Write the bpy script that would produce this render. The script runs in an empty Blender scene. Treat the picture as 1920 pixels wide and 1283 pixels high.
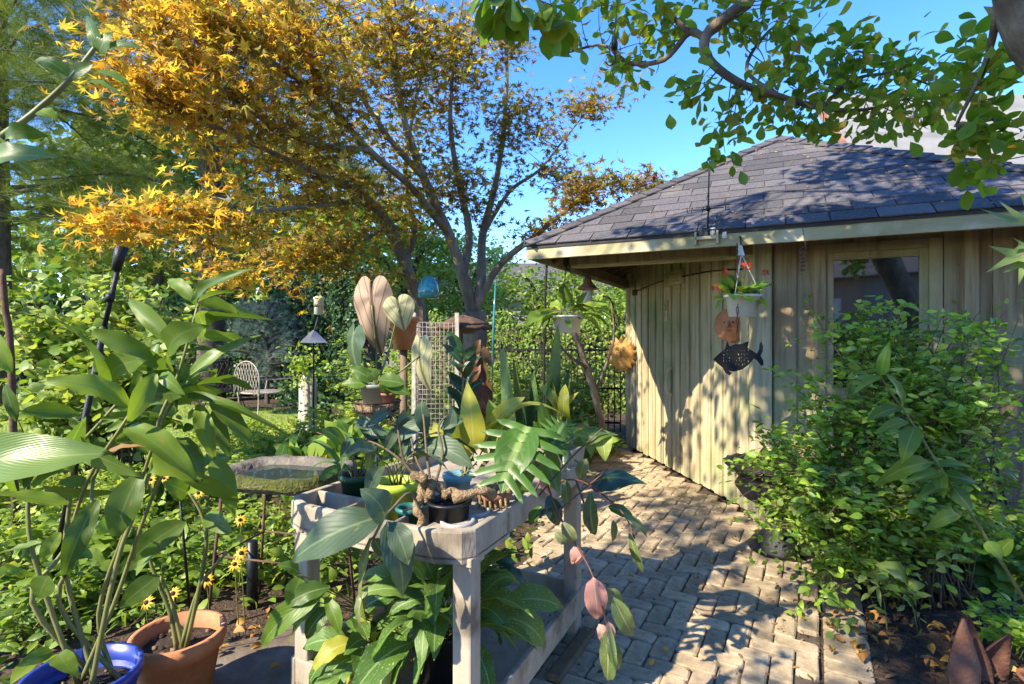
import bpy, bmesh, math, random
import numpy as np
from mathutils import Vector, Matrix

# ---------------------------------------------------------------- camera, sky, sun, exposure
SC = bpy.context.scene
COL = SC.collection
CAM_H = 1.55
cam = bpy.data.cameras.new('camera'); cam_o = bpy.data.objects.new('camera', cam); COL.objects.link(cam_o)
cam.lens = 18.75; cam.sensor_width = 36; cam.clip_start = 0.05; cam.clip_end = 600
cam.shift_y = -11.5 / 1920
cam_o.location = (0, 0, CAM_H); cam_o.rotation_euler = (math.radians(90), 0, 0)
SC.camera = cam_o
SUN_AZ = (-0.80, -0.60); SUN_EL = 39.0                    # direction towards the sun
sl = math.hypot(*SUN_AZ); ce = math.cos(math.radians(SUN_EL))
TO_SUN = Vector((SUN_AZ[0] / sl * ce, SUN_AZ[1] / sl * ce, math.sin(math.radians(SUN_EL))))
W = bpy.data.worlds.new('World'); SC.world = W; W.use_nodes = True
wn = W.node_tree.nodes; wl = W.node_tree.links
sky = wn.new('ShaderNodeTexSky'); sky.sky_type = 'NISHITA'; sky.sun_disc = False
sky.sun_elevation = math.radians(SUN_EL); sky.sun_rotation = math.atan2(TO_SUN.x, TO_SUN.y)
sky.air_density = 1.0; sky.dust_density = 0.0; sky.ozone_density = 4.0
hs = wn.new('ShaderNodeHueSaturation'); hs.inputs['Saturation'].default_value = 1.26; hs.inputs["Hue"].default_value = 0.513; wl.new(sky.outputs[0], hs.inputs['Color'])
wl.new(hs.outputs[0], wn['Background'].inputs[0]); wn['Background'].inputs[1].default_value = 0.142
sun = bpy.data.lights.new('sun', 'SUN'); sun.energy = 3.5; sun.angle = math.radians(0.53); sun.color = (1, 0.88, 0.70)
sun_o = bpy.data.objects.new('sun', sun); COL.objects.link(sun_o); sun_o.location = (-8, -8, 12)
sun_o.rotation_euler = (-TO_SUN).to_track_quat('-Z', 'Y').to_euler()
SC.view_settings.view_transform = 'Standard'; SC.view_settings.look = 'None'
SC.view_settings.exposure = 1.85; SC.view_settings.gamma = 1.0
SC.cycles.max_bounces = 8; SC.cycles.transparent_max_bounces = 8
SC.cycles.sample_clamp_indirect = 6

RG = np.random.default_rng(11)
RN = random.Random(5)

def at(px, py, d): return Vector(((px - 960) * d / 1000, d, CAM_H + (630 - py) * d / 1000))
def gnd(px, py, z=0.0):
    d = (CAM_H - z) * 1000 / (py - 630); return Vector(((px - 960) * d / 1000, d, z))

# ---------------------------------------------------------------- helpers
def obj(name, me, parent=None):
    o = bpy.data.objects.new(name, me); COL.objects.link(o)
    if parent is not None: o.parent = parent
    return o
def tag(o, label, cat=None, group=None):
    o['label'] = label
    if cat: o['category'] = cat
    if group: o['group'] = group
    return o
def thing(name, label, cat, group=None, loc=None):
    o = obj(name, None); o.empty_display_size = 0.05
    return tag(o, label, cat, group)
def struct(o): o['kind'] = 'structure'; return o
def stuff(o): o['kind'] = 'stuff'; return o

class MB:
    def __init__(s): s.v = []; s.f = []; s.sm = []
    def add(s, vs, fs, smooth=False):
        b = len(s.v); s.v += [tuple(x) for x in vs]
        for f in fs: s.f.append([i + b for i in f]); s.sm.append(smooth)
        return s
    def box(s, c, x, y, z):
        c, x, y, z = Vector(c), Vector(x), Vector(y), Vector(z)
        vs = [c + x * i + y * j + z * k for i in (-1, 1) for j in (-1, 1) for k in (-1, 1)]
        return s.add(vs, [(0, 1, 3, 2), (4, 6, 7, 5), (0, 4, 5, 1), (2, 3, 7, 6), (0, 2, 6, 4), (1, 5, 7, 3)])
    def aabb(s, lo, hi):
        c = [(a + b) / 2 for a, b in zip(lo, hi)]; h = [(b - a) / 2 for a, b in zip(lo, hi)]
        return s.box(c, (h[0], 0, 0), (0, h[1], 0), (0, 0, h[2]))
    def bar(s, p, q, w, h, up=(0, 0, 1)):
        p, q = Vector(p), Vector(q); d = (q - p); x = d.cross(Vector(up)).normalized(); z = x.cross(d).normalized()
        return s.box((p + q) / 2, d / 2, x * w / 2, z * h / 2)
    def tube(s, pts, r0, r1=None, n=6):
        pts = [Vector(p) for p in pts]; m = len(pts); r1 = r0 if r1 is None else r1
        rr = r0 if isinstance(r0, (list, tuple)) else [r0 + (r1 - r0) * i / max(1, m - 1) for i in range(m)]
        t = (pts[1] - pts[0]).normalized(); a = t.orthogonal().normalized(); vs = []; fs = []
        for i, p in enumerate(pts):
            t = (pts[min(i + 1, m - 1)] - pts[max(i - 1, 0)])
            t = t.normalized() if t.length > 1e-9 else Vector((0, 0, 1))
            a = (a - t * a.dot(t)); a = a.normalized() if a.length > 1e-6 else t.orthogonal().normalized()
            b = t.cross(a)
            for k in range(n):
                g = 2 * math.pi * k / n; vs.append(p + (a * math.cos(g) + b * math.sin(g)) * rr[i])
        for i in range(m - 1):
            for k in range(n):
                fs.append((i * n + k, i * n + (k + 1) % n, (i + 1) * n + (k + 1) % n, (i + 1) * n + k))
        fs.append(tuple(range(n - 1, -1, -1))); fs.append(tuple(range((m - 1) * n, m * n)))
        return s.add(vs, fs, True)
    def lathe(s, prof, c, n=24, jag=0.0, axis=None):
        c = Vector(c); vs = []; fs = []; m = len(prof)
        rot = Vector((0, 0, 1)).rotation_difference(Vector(axis)).to_matrix() if axis else None
        for i, (r, z) in enumerate(prof):
            for k in range(n):
                g = 2 * math.pi * k / n; p = Vector((r * math.cos(g), r * math.sin(g), z + jag * math.sin(k * 2.3 + i)))
                vs.append(c + (rot @ p if rot else p))
        for i in range(m - 1):
            for k in range(n):
                fs.append((i * n + k, i * n + (k + 1) % n, (i + 1) * n + (k + 1) % n, (i + 1) * n + k))
        fs.append(tuple(range(n - 1, -1, -1)))
        if prof[-1][0] > 1e-4 : pass
        return s.add(vs, fs, True)
    def prism(s, poly, off):
        poly = [Vector(p) for p in poly]; off = Vector(off); n = len(poly)
        vs = poly + [p + off for p in poly]
        fs = [tuple(range(n - 1, -1, -1)), tuple(range(n, 2 * n))] + [(i, (i + 1) % n, n + (i + 1) % n, n + i) for i in range(n)]
        return s.add(vs, fs)
    def mesh(s, name, mat):
        me = bpy.data.meshes.new(name); me.from_pydata(s.v, [], s.f); me.polygons.foreach_set('use_smooth', s.sm)
        bm = bmesh.new(); bm.from_mesh(me); bmesh.ops.recalc_face_normals(bm, faces=bm.faces); bm.to_mesh(me); bm.free()
        if mat: me.materials.append(mat)
        return me
    def build(s, name, mat, parent=None, bevel=0.0):
        o = obj(name, s.mesh(name, mat), parent)
        if bevel:
            m = o.modifiers.new('bevel', 'BEVEL'); m.width = bevel; m.segments = 2; m.limit_method = 'ANGLE'; m.angle_limit = 0.9
        return o

def spline(pts, n=6):
    """Catmull-Rom through the points."""
    P = [Vector(p) for p in pts]; P = [P[0] * 2 - P[1]] + P + [P[-1] * 2 - P[-2]]; out = []
    for i in range(1, len(P) - 2):
        for k in range(n):
            t = k / n; a, b, c, d = P[i - 1:i + 3]
            out.append(0.5 * ((2 * b) + (c - a) * t + (2 * a - 5 * b + 4 * c - d) * t * t + (3 * b - a - 3 * c + d) * t ** 3))
    out.append(P[-2]); return out

# ---------------------------------------------------------------- materials
def newmat(name):
    m = bpy.data.materials.new(name); m.use_nodes = True
    return m, m.node_tree.nodes, m.node_tree.links, m.node_tree.nodes['Principled BSDF']
def ramp(ns, stops):
    r = ns.new('ShaderNodeValToRGB'); e = r.color_ramp.elements
    while len(e) < len(stops): e.new(0.5)
    for k, (p, c) in enumerate(stops): e[k].position = p; e[k].color = (*c, 1)
    return r
def mat(name, c1, c2=None, rough=0.7, scale=6.0, stretch=(1, 1, 1), bump=0.3, bscale=None, metal=0.0, spec=0.4, c3=None, rand=0.0, bdist=0.01, spots=None):
    """mottled surface: two or three colours mixed by noise, with fine relief"""
    m, ns, ls, p = newmat(name)
    tc = ns.new('ShaderNodeTexCoord'); mp = ns.new('ShaderNodeMapping'); mp.inputs['Scale'].default_value = stretch
    ls.new(tc.outputs['Object'], mp.inputs[0])
    n = ns.new('ShaderNodeTexNoise'); n.inputs['Scale'].default_value = scale; n.inputs['Detail'].default_value = 7; n.inputs['Roughness'].default_value = 0.65
    ls.new(mp.outputs[0], n.inputs[0])
    c2 = c2 or tuple(x * 0.75 for x in c1)
    st = [(0.33, c2), (0.64, c1)] if c3 is None else [(0.3, c2), (0.5, c1), (0.7, c3)]
    r = ramp(ns, st); out = r.outputs[0]
    ls.new(n.outputs['Fac'], r.inputs[0])
    if spots:                                            # a second, larger patch colour (algae, dirt, wear)
        n3 = ns.new('ShaderNodeTexNoise'); n3.inputs['Scale'].default_value = spots[1]; n3.inputs['Detail'].default_value = 5
        ls.new(tc.outputs['Object'], n3.inputs[0])
        r3 = ramp(ns, [(spots[2], (0, 0, 0)), (spots[2] + 0.16, (1, 1, 1))]); ls.new(n3.outputs['Fac'], r3.inputs[0])
        mx = ns.new('ShaderNodeMix'); mx.data_type = 'RGBA'
        ls.new(r3.outputs[0], mx.inputs['Factor']); ls.new(out, mx.inputs['A']); mx.inputs['B'].default_value = (*spots[0], 1); out = mx.outputs['Result']
    if rand:
        oi = ns.new('ShaderNodeObjectInfo'); h = ns.new('ShaderNodeHueSaturation')
        mr = ns.new('ShaderNodeMapRange'); mr.inputs['To Min'].default_value = 1 - rand; mr.inputs['To Max'].default_value = 1 + rand
        ls.new(oi.outputs['Random'], mr.inputs[0]); ls.new(mr.outputs[0], h.inputs['Value']); ls.new(out, h.inputs['Color']); out = h.outputs[0]
    ls.new(out, p.inputs['Base Color'])
    p.inputs['Roughness'].default_value = rough; p.inputs['Metallic'].default_value = metal; p.inputs['Specular IOR Level'].default_value = spec
    if bump:
        n2 = ns.new('ShaderNodeTexNoise'); n2.inputs['Scale'].default_value = bscale or scale * 6; n2.inputs['Detail'].default_value = 4
        ls.new(mp.outputs[0], n2.inputs[0])
        b = ns.new('ShaderNodeBump'); b.inputs['Strength'].default_value = bump; b.inputs['Distance'].default_value = bdist
        ls.new(n2.outputs['Fac'], b.inputs['Height']); ls.new(b.outputs[0], p.inputs['Normal'])
    return m
def leafmat(name, cols, rough=0.45, trans=0.35, tcol=None, spec=0.35, vein=None, patch=None):
    """leaf: colour drawn per leaf, light passing through, optional veins from the leaf's own UV"""
    m, ns, ls, p = newmat(name)
    at_ = ns.new('ShaderNodeAttribute'); at_.attribute_name = 'tint'
    oi = ns.new('ShaderNodeObjectInfo'); ad = ns.new('ShaderNodeMath'); ad.operation = 'ADD'; fr = ns.new('ShaderNodeMath'); fr.operation = 'FRACT'
    ls.new(at_.outputs['Fac'], ad.inputs[0]); ls.new(oi.outputs['Random'], ad.inputs[1]); ls.new(ad.outputs[0], fr.inputs[0])
    r = ramp(ns, [(k / max(1, len(cols) - 1), c) for k, c in enumerate(cols)]); ls.new(fr.outputs[0], r.inputs[0]); out = r.outputs[0]
    tc = ns.new('ShaderNodeTexCoord')
    if patch:
        n = ns.new('ShaderNodeTexNoise'); n.inputs['Scale'].default_value = patch[1]; n.inputs['Detail'].default_value = 4
        ls.new(tc.outputs['Object'], n.inputs[0])
        rr = ramp(ns, [(patch[2], (0, 0, 0)), (patch[2] + 0.1, (1, 1, 1))]); ls.new(n.outputs['Fac'], rr.inputs[0])
        mx = ns.new('ShaderNodeMix'); mx.data_type = 'RGBA'; ls.new(rr.outputs[0], mx.inputs['Factor']); ls.new(out, mx.inputs['A'])
        mx.inputs['B'].default_value = (*patch[0], 1); out = mx.outputs['Result']
    if vein:
        sx = ns.new('ShaderNodeSeparateXYZ'); ls.new(tc.outputs['UV'], sx.inputs[0])
        a = ns.new('ShaderNodeMath'); a.operation = 'SUBTRACT'; a.inputs[1].default_value = 0.5; ls.new(sx.outputs[0], a.inputs[0])
        b = ns.new('ShaderNodeMath'); b.operation = 'ABSOLUTE'; ls.new(a.outputs[0], b.inputs[0])
        mid = ns.new('ShaderNodeMapRange'); mid.inputs['From Min'].default_value = 0.015; mid.inputs['From Max'].default_value = 0.045
        mid.inputs['To Min'].default_value = 1; mid.inputs['To Max'].default_value = 0; ls.new(b.outputs[0], mid.inputs[0])
        c = ns.new('ShaderNodeMath'); c.operation = 'MULTIPLY_ADD'; c.inputs[1].default_value = vein[2] if len(vein) > 2 else -1.1; ls.new(b.outputs[0], c.inputs[0]); ls.new(sx.outputs[1], c.inputs[2])
        w = ns.new('ShaderNodeMath'); w.operation = 'MULTIPLY'; w.inputs[1].default_value = vein[1] * 6.283; ls.new(c.outputs[0], w.inputs[0])
        s = ns.new('ShaderNodeMath'); s.operation = 'SINE'; ls.new(w.outputs[0], s.inputs[0])
        sv = ns.new('ShaderNodeMapRange'); sv.inputs['From Min'].default_value = 0.8; sv.inputs['From Max'].default_value = 1.0; sv.inputs['To Max'].default_value = vein[3] if len(vein) > 3 else 0.16
        ls.new(s.outputs[0], sv.inputs[0])
        mm = ns.new('ShaderNodeMath'); mm.operation = 'MAXIMUM'; ls.new(mid.outputs[0], mm.inputs[0]); ls.new(sv.outputs[0], mm.inputs[1])
        mx = ns.new('ShaderNodeMix'); mx.data_type = 'RGBA'; ls.new(mm.outputs[0], mx.inputs['Factor']); ls.new(out, mx.inputs['A'])
        mx.inputs['B'].default_value = (*vein[0], 1); out = mx.outputs['Result']
        bp = ns.new('ShaderNodeBump'); bp.inputs['Strength'].default_value = 0.10; bp.inputs['Distance'].default_value = 0.004
        ls.new(s.outputs[0], bp.inputs['Height']); ls.new(bp.outputs[0], p.inputs['Normal'])
    ls.new(out, p.inputs['Base Color']); p.inputs['Roughness'].default_value = rough; p.inputs['Specular IOR Level'].default_value = spec
    tr = ns.new('ShaderNodeBsdfTranslucent'); g = ns.new('ShaderNodeMix'); g.data_type = 'RGBA'; g.blend_type = 'MULTIPLY'; g.inputs['Factor'].default_value = 1
    ls.new(out, g.inputs['A']); g.inputs['B'].default_value = (*(tcol or (1.5, 1.45, 0.6)), 1); ls.new(g.outputs['Result'], tr.inputs[0])
    ms = ns.new('ShaderNodeMixShader'); ms.inputs[0].default_value = trans
    ls.new(p.outputs[0], ms.inputs[1]); ls.new(tr.outputs[0], ms.inputs[2]); ls.new(ms.outputs[0], ns['Material Output'].inputs[0])
    return m

WOOD = mat('weathered_board', (0.44, 0.37, 0.215), (0.25, 0.205, 0.115), 0.85, 2.0, (9, 9, 0.55), 0.5, 5, c3=(0.54, 0.47, 0.30), rand=0.10, spots=((0.25, 0.27, 0.12), 1.3, 0.52))
WOOD_D = mat('aged_cedar_board', (0.30, 0.215, 0.11), (0.17, 0.115, 0.06), 0.85, 2.0, (9, 9, 0.55), 0.5, 5, c3=(0.40, 0.315, 0.175), rand=0.14, spots=((0.33, 0.31, 0.15), 1.1, 0.5))
TRIM = mat('painted_fascia', (0.40, 0.345, 0.19), (0.28, 0.245, 0.12), 0.8, 2.2, (1, 1, 3), 0.3, 12, spots=((0.5, 0.45, 0.3), 3.0, 0.5))
DARKWOOD = mat('dark_timber', (0.16, 0.11, 0.07), (0.09, 0.06, 0.04), 0.85, 3, (5, 5, 1), 0.4)
SHINGLE = mat('asphalt_shingle', (0.085, 0.08, 0.085), (0.05, 0.048, 0.053), 0.95, 60, bump=0.6, bscale=240, rand=0.3, c3=(0.135, 0.125, 0.12), bdist=0.004, spots=((0.12, 0.11, 0.095), 3.5, 0.56))
PAVER = mat('concrete_paver', (0.395, 0.305, 0.185), (0.24, 0.18, 0.105), 0.95, 18, bump=0.8, bscale=140, rand=0.24, c3=(0.52, 0.41, 0.27), spots=((0.17, 0.135, 0.08), 3.5, 0.52), bdist=0.005)
SAND = mat('joint_sand', (0.13, 0.10, 0.07), (0.05, 0.04, 0.03), 1, 30, bump=0.7)
SOIL = mat('bark_mulch', (0.075, 0.048, 0.03), (0.03, 0.02, 0.013), 1, 18, bump=1.0, bscale=60, c3=(0.12, 0.08, 0.05), bdist=0.03)
LAWN = mat('lawn_turf', (0.20, 0.27, 0.045), (0.11, 0.17, 0.03), 1, 5, bump=0.6, c3=(0.30, 0.33, 0.08))
FLAG = mat('flagstone', (0.13, 0.10, 0.075), (0.07, 0.052, 0.04), 0.9, 5, bump=0.6, c3=(0.2, 0.165, 0.125), spots=((0.09, 0.10, 0.05), 3, 0.6))
STONE = mat('weathered_stone', (0.13, 0.11, 0.085), (0.06, 0.05, 0.04), 0.95, 9, bump=1.0, bscale=30, c3=(0.21, 0.185, 0.145), bdist=0.015)
PALESTONE = mat('pale_stone', (0.50, 0.46, 0.37), (0.33, 0.30, 0.23), 0.9, 9, bump=0.7, bscale=34)
MOSS = mat('moss', (0.075, 0.085, 0.016), (0.035, 0.04, 0.01), 1, 14, bump=1.0, bscale=70, c3=(0.13, 0.13, 0.03), bdist=0.02)
PLASTIC = mat('grey_resin', (0.355, 0.30, 0.22), (0.22, 0.18, 0.125), 0.7, 7, (1, 1, 0.3), bump=0.25, bscale=90, c3=(0.40, 0.35, 0.27), spots=((0.15, 0.12, 0.08), 6, 0.53))
TERRA = mat('terracotta', (0.47, 0.185, 0.075), (0.36, 0.13, 0.05), 0.8, 5, bump=0.25, c3=(0.54, 0.26, 0.14), spots=((0.50, 0.33, 0.22), 5, 0.62))
TERRA_D = mat('old_clay', (0.27, 0.125, 0.08), (0.17, 0.075, 0.05), 0.8, 6, bump=0.3, c3=(0.33, 0.17, 0.11))
OCHRE = mat('ochre_clay', (0.55, 0.30, 0.08), (0.40, 0.20, 0.05), 0.75, 18, bump=0.4)
BLUEGLZ = mat('blue_plastic', (0.02, 0.045, 0.30), (0.015, 0.03, 0.2), 0.3, 4, bump=0.0, spec=0.6)
BLACKPL = mat('black_plastic', (0.012, 0.014, 0.02), (0.008, 0.009, 0.012), 0.42, 6, bump=0.1)
GREENPL = mat('dark_green_plastic', (0.015, 0.07, 0.035), (0.01, 0.05, 0.025), 0.4, 6, bump=0.05)
LIMEPL = mat('lime_plastic', (0.44, 0.55, 0.055), (0.38, 0.48, 0.045), 0.4, 4, bump=0.05)
TEALPL = mat('teal_plastic', (0.03, 0.15, 0.13), (0.025, 0.11, 0.10), 0.4, 4, bump=0.05)
SKYPL = mat('light_blue_ceramic', (0.20, 0.42, 0.50), (0.16, 0.35, 0.43), 0.3, 4, bump=0.05)
GREYPL = mat('sage_plastic', (0.24, 0.26, 0.20), (0.19, 0.2, 0.16), 0.5, 5, bump=0.05)
WHITEPL = mat('white_plastic', (0.74, 0.72, 0.64), (0.62, 0.6, 0.52), 0.5, 5, bump=0.05)
IRON = mat('black_iron', (0.02, 0.02, 0.022), (0.012, 0.012, 0.013), 0.5, 20, bump=0.3, metal=0.3)
RUST = mat('rusty_iron', (0.10, 0.055, 0.035), (0.05, 0.028, 0.02), 0.85, 20, bump=0.5, c3=(0.16, 0.08, 0.045))
WHITEIRON = mat('worn_white_iron', (0.42, 0.36, 0.29), (0.25, 0.2, 0.16), 0.7, 20, bump=0.3)
POTSOIL = mat('potting_soil', (0.045, 0.03, 0.02), (0.02, 0.013, 0.009), 1, 30, bump=1.0, c3=(0.10, 0.065, 0.04))
BARK_M = mat('maple_bark', (0.17, 0.14, 0.10), (0.09, 0.07, 0.05), 0.9, 8, (1, 1, 0.3), 0.7, c3=(0.28, 0.25, 0.19))
BARK_P = mat('pine_bark', (0.085, 0.06, 0.045), (0.04, 0.028, 0.02), 0.95, 10, (1, 1, 0.4), 1.0, c3=(0.13, 0.1, 0.08))
BARK_G = mat('magnolia_bark', (0.15, 0.11, 0.075), (0.07, 0.05, 0.035), 0.9, 9, (1, 1, 0.5), 0.8, c3=(0.27, 0.22, 0.16))
TWIG = mat('twig_bark', (0.16, 0.115, 0.06), (0.10, 0.07, 0.04), 0.8, 20, bump=0.2)
CANE = mat('green_cane', (0.16, 0.17, 0.05), (0.10, 0.11, 0.03), 0.55, 9, (1, 1, 0.4), 0.2, c3=(0.24, 0.21, 0.08))
REDTWIG = mat('reddish_stem', (0.20, 0.08, 0.05), (0.12, 0.05, 0.03), 0.6, 9, bump=0.2)
OLDMETAL = mat('rusted_sheet', (0.20, 0.09, 0.055), (0.10, 0.045, 0.03), 0.8, 9, bump=0.5, c3=(0.27, 0.135, 0.08), spots=((0.13, 0.09, 0.07), 8, 0.55))
CAUDEX = mat('knobbly_root', (0.30, 0.20, 0.10), (0.17, 0.11, 0.055), 0.85, 22, bump=1.0, c3=(0.42, 0.31, 0.18), bdist=0.02)

L_GINGER = leafmat('ginger_leaf', [(0.069, 0.123, 0.017), (0.116, 0.19, 0.021), (0.194, 0.277, 0.03), (0.096, 0.168, 0.024)], 0.45, 0.40, spec=0.35, vein=((0.13, 0.21, 0.06), 17, -1.1), patch=((0.25, 0.17, 0.05), 6, 0.645))
L_GINGER_L = leafmat('pale_ginger_leaf', [(0.11, 0.20, 0.035), (0.17, 0.26, 0.05)], 0.35, 0.35, spec=0.45, vein=((0.25, 0.32, 0.1), 17, -1.1))
L_OVAL = leafmat('hibiscus_leaf', [(0.081, 0.154, 0.02), (0.138, 0.227, 0.028), (0.057, 0.113, 0.016)], 0.4, 0.4, vein=((0.2, 0.28, 0.09), 7))
L_GREY = leafmat('grey_green_leaf', [(0.06, 0.10, 0.055), (0.085, 0.13, 0.065)], 0.5, 0.22, vein=((0.15, 0.2, 0.1), 7), patch=((0.20, 0.19, 0.07), 7, 0.66))
L_YELLOW = leafmat('yellow_green_leaf', [(0.32, 0.34, 0.04), (0.42, 0.40, 0.05), (0.22, 0.30, 0.05)], 0.45, 0.4, tcol=(1.3, 1.25, 0.6), vein=((0.45, 0.44, 0.13), 9), patch=((0.32, 0.2, 0.07), 6, 0.68))
L_MONST = leafmat('split_leaf', [(0.054, 0.136, 0.019), (0.078, 0.17, 0.026)], 0.35, 0.35, vein=((0.24, 0.34, 0.1), 5))
L_DARK = leafmat('dark_glossy_leaf', [(0.02, 0.055, 0.022), (0.03, 0.08, 0.028)], 0.28, 0.15, spec=0.55, vein=((0.06, 0.12, 0.05), 7))
L_BROWN = leafmat('brown_heart_leaf', [(0.42, 0.29, 0.19), (0.46, 0.34, 0.23)], 0.6, 0.3, tcol=(1.2, 1.1, 0.8), vein=((0.17, 0.09, 0.05), 5, 1.2, 0.75))
L_CREAM = leafmat('cream_heart_leaf', [(0.52, 0.50, 0.26), (0.55, 0.47, 0.3)], 0.6, 0.35, tcol=(1.2, 1.1, 0.8), vein=((0.22, 0.2, 0.08), 5, 1.2, 0.7))
L_LILY = leafmat('variegated_leaf', [(0.043, 0.106, 0.015), (0.094, 0.18, 0.03), (0.137, 0.228, 0.046)], 0.48, 0.3, spec=0.3, vein=((0.24, 0.36, 0.12), 8), patch=((0.34, 0.42, 0.2), 30, 0.60))
L_PINK = leafmat('pink_leaf', [(0.66, 0.31, 0.23), (0.72, 0.42, 0.30)], 0.45, 0.35, tcol=(1.2, 1, 0.9), vein=((0.72, 0.5, 0.36), 8), patch=((0.55, 0.5, 0.3), 30, 0.68))
L_TRI = leafmat('dark_tricolor_leaf', [(0.05, 0.09, 0.03), (0.14, 0.19, 0.06), (0.20, 0.22, 0.09)], 0.35, 0.3, vein=((0.3, 0.34, 0.16), 8), patch=((0.4, 0.4, 0.22), 22, 0.63))
L_SANS = leafmat('snake_plant_leaf', [(0.07, 0.14, 0.04), (0.11, 0.18, 0.06)], 0.4, 0.12, patch=((0.2, 0.26, 0.1), 20, 0.55))
L_STRAP = leafmat('strap_leaf', [(0.05, 0.12, 0.03), (0.1, 0.19, 0.04)], 0.4, 0.25, vein=((0.15, 0.22, 0.07), 1, 0))
L_MAPGOLD = leafmat('gold_maple_leaf', [(0.66, 0.44, 0.05), (0.72, 0.55, 0.08), (0.58, 0.26, 0.04), (0.5, 0.42, 0.08), (0.7, 0.5, 0.07), (0.44, 0.24, 0.06)], 0.5, 0.58, tcol=(1.3, 1.2, 0.7))
L_MAPOLIVE = leafmat('olive_maple_leaf', [(0.196, 0.192, 0.04), (0.437, 0.36, 0.06), (0.172, 0.228, 0.045), (0.276, 0.144, 0.045), (0.506, 0.444, 0.07), (0.345, 0.324, 0.06)], 0.5, 0.55, tcol=(1.35, 1.3, 0.7))
L_MAPRED = leafmat('russet_maple_leaf', [(0.132, 0.149, 0.035), (0.264, 0.098, 0.045), (0.22, 0.218, 0.05), (0.297, 0.172, 0.05), (0.132, 0.172, 0.04)], 0.5, 0.5, tcol=(1.4, 1.25, 0.7))
L_MAG = leafmat('magnolia_leaf', [(0.11, 0.205, 0.023), (0.18, 0.289, 0.032), (0.239, 0.34, 0.046), (0.14, 0.239, 0.026), (0.399, 0.289, 0.052)], 0.4, 0.55)
L_BUSH = leafmat('honeysuckle_leaf', [(0.151, 0.283, 0.032), (0.252, 0.426, 0.046), (0.376, 0.545, 0.065), (0.2, 0.343, 0.039)], 0.4, 0.38)
L_LIGHT = leafmat('pale_shrub_leaf', [(0.209, 0.292, 0.064), (0.299, 0.391, 0.096), (0.405, 0.474, 0.141), (0.15, 0.237, 0.045)], 0.42, 0.4)
L_COVER = leafmat('perennial_leaf', [(0.212, 0.329, 0.046), (0.326, 0.434, 0.066), (0.13, 0.224, 0.034), (0.455, 0.493, 0.079)], 0.5, 0.4)
L_COVERD = leafmat('dark_perennial_leaf', [(0.129, 0.213, 0.03), (0.216, 0.319, 0.042), (0.086, 0.151, 0.024)], 0.45, 0.35)
L_IVY = leafmat('ivy_leaf', [(0.029, 0.076, 0.03), (0.05, 0.11, 0.036), (0.072, 0.138, 0.036)], 0.4, 0.2)
L_TREE = leafmat('green_tree_leaf', [(0.145, 0.245, 0.034), (0.241, 0.346, 0.05), (0.097, 0.173, 0.022), (0.354, 0.433, 0.067)], 0.5, 0.4)
L_PINE = leafmat('pine_needle', [(0.088, 0.134, 0.027), (0.132, 0.187, 0.032), (0.19, 0.233, 0.038)], 0.55, 0.25)
L_SPRUCE = leafmat('blue_spruce_needle', [(0.14, 0.2, 0.17), (0.2, 0.27, 0.22)], 0.6, 0.15)
L_FALLEN = leafmat('fallen_leaf', [(0.5, 0.27, 0.04), (0.42, 0.2, 0.04), (0.3, 0.15, 0.05), (0.6, 0.4, 0.09)], 0.6, 0.2, tcol=(1.1, 1, 0.7))
L_GRASS = leafmat('grass_blade', [(0.20, 0.27, 0.04), (0.30, 0.34, 0.06), (0.14, 0.22, 0.03)], 0.6, 0.35)
L_RED = leafmat('geranium_petal', [(0.75, 0.05, 0.02), (0.8, 0.09, 0.03)], 0.5, 0.3, tcol=(1, 0.8, 0.7))
L_GOLDFL = leafmat('coneflower_petal', [(0.75, 0.42, 0.03), (0.8, 0.5, 0.05)], 0.5, 0.3, tcol=(1, 1, 0.7))

# ---------------------------------------------------------------- leaves
def grid_leaf(prof, nu=9, arch=0.12, fold=0.12, wave=0.0, twist=0.0, droop=0.0, side=0.0, cols=5):
    """unit leaf: base at 0, tip at (0,1,0), width 1, face +Z; returns verts, tris, uvs"""
    V = []; UV = []; F = []
    for i in range(nu + 1):
        t = i / nu; w = prof(t) * 0.5; tw = twist * t
        for j in range(cols):
            s = -1 + 2 * j / (cols - 1)
            x = s * w; z = abs(s) * w * fold * 2 + wave * math.sin(t * 19 + (3 if s > 0 else 0)) * abs(s) ** 2
            x, z = x * math.cos(tw) - z * math.sin(tw), x * math.sin(tw) + z * math.cos(tw)
            V.append((x + side * math.sin(math.pi * t), t, z + arch * 4 * t * (1 - t) - droop * t * t * t)); UV.append((0.5 + 0.5 * s, t))
    for i in range(nu):
        for j in range(cols - 1):
            a = i * cols + j; F += [(a, a + 1, a + cols + 1), (a, a + cols + 1, a + cols)]
    return np.array(V), F, UV
def lance(t): return max(0.03, math.sin(math.pi * min(1, t * 0.97 + 0.03)) ** 0.75 * (1.12 - 0.35 * t)) if t < 0.995 else 0.0
def ovate(t): return max(0.03, (math.sin(math.pi * t ** 0.72)) ** 0.8) if 0 < t < 0.995 else 0.02
def obov(t): return max(0.03, (math.sin(math.pi * t ** 1.35)) ** 0.75) if 0 < t < 0.995 else 0.02
def strap(t): return 1.0 - 0.15 * t if t < 0.75 else max(0.0, (1 - t) / 0.25) ** 0.7 * 0.9
def blade(t): return 0.75 + 0.5 * t if t < 0.4 else max(0, (1 - t) / 0.6) ** 0.6 * 0.95
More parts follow.
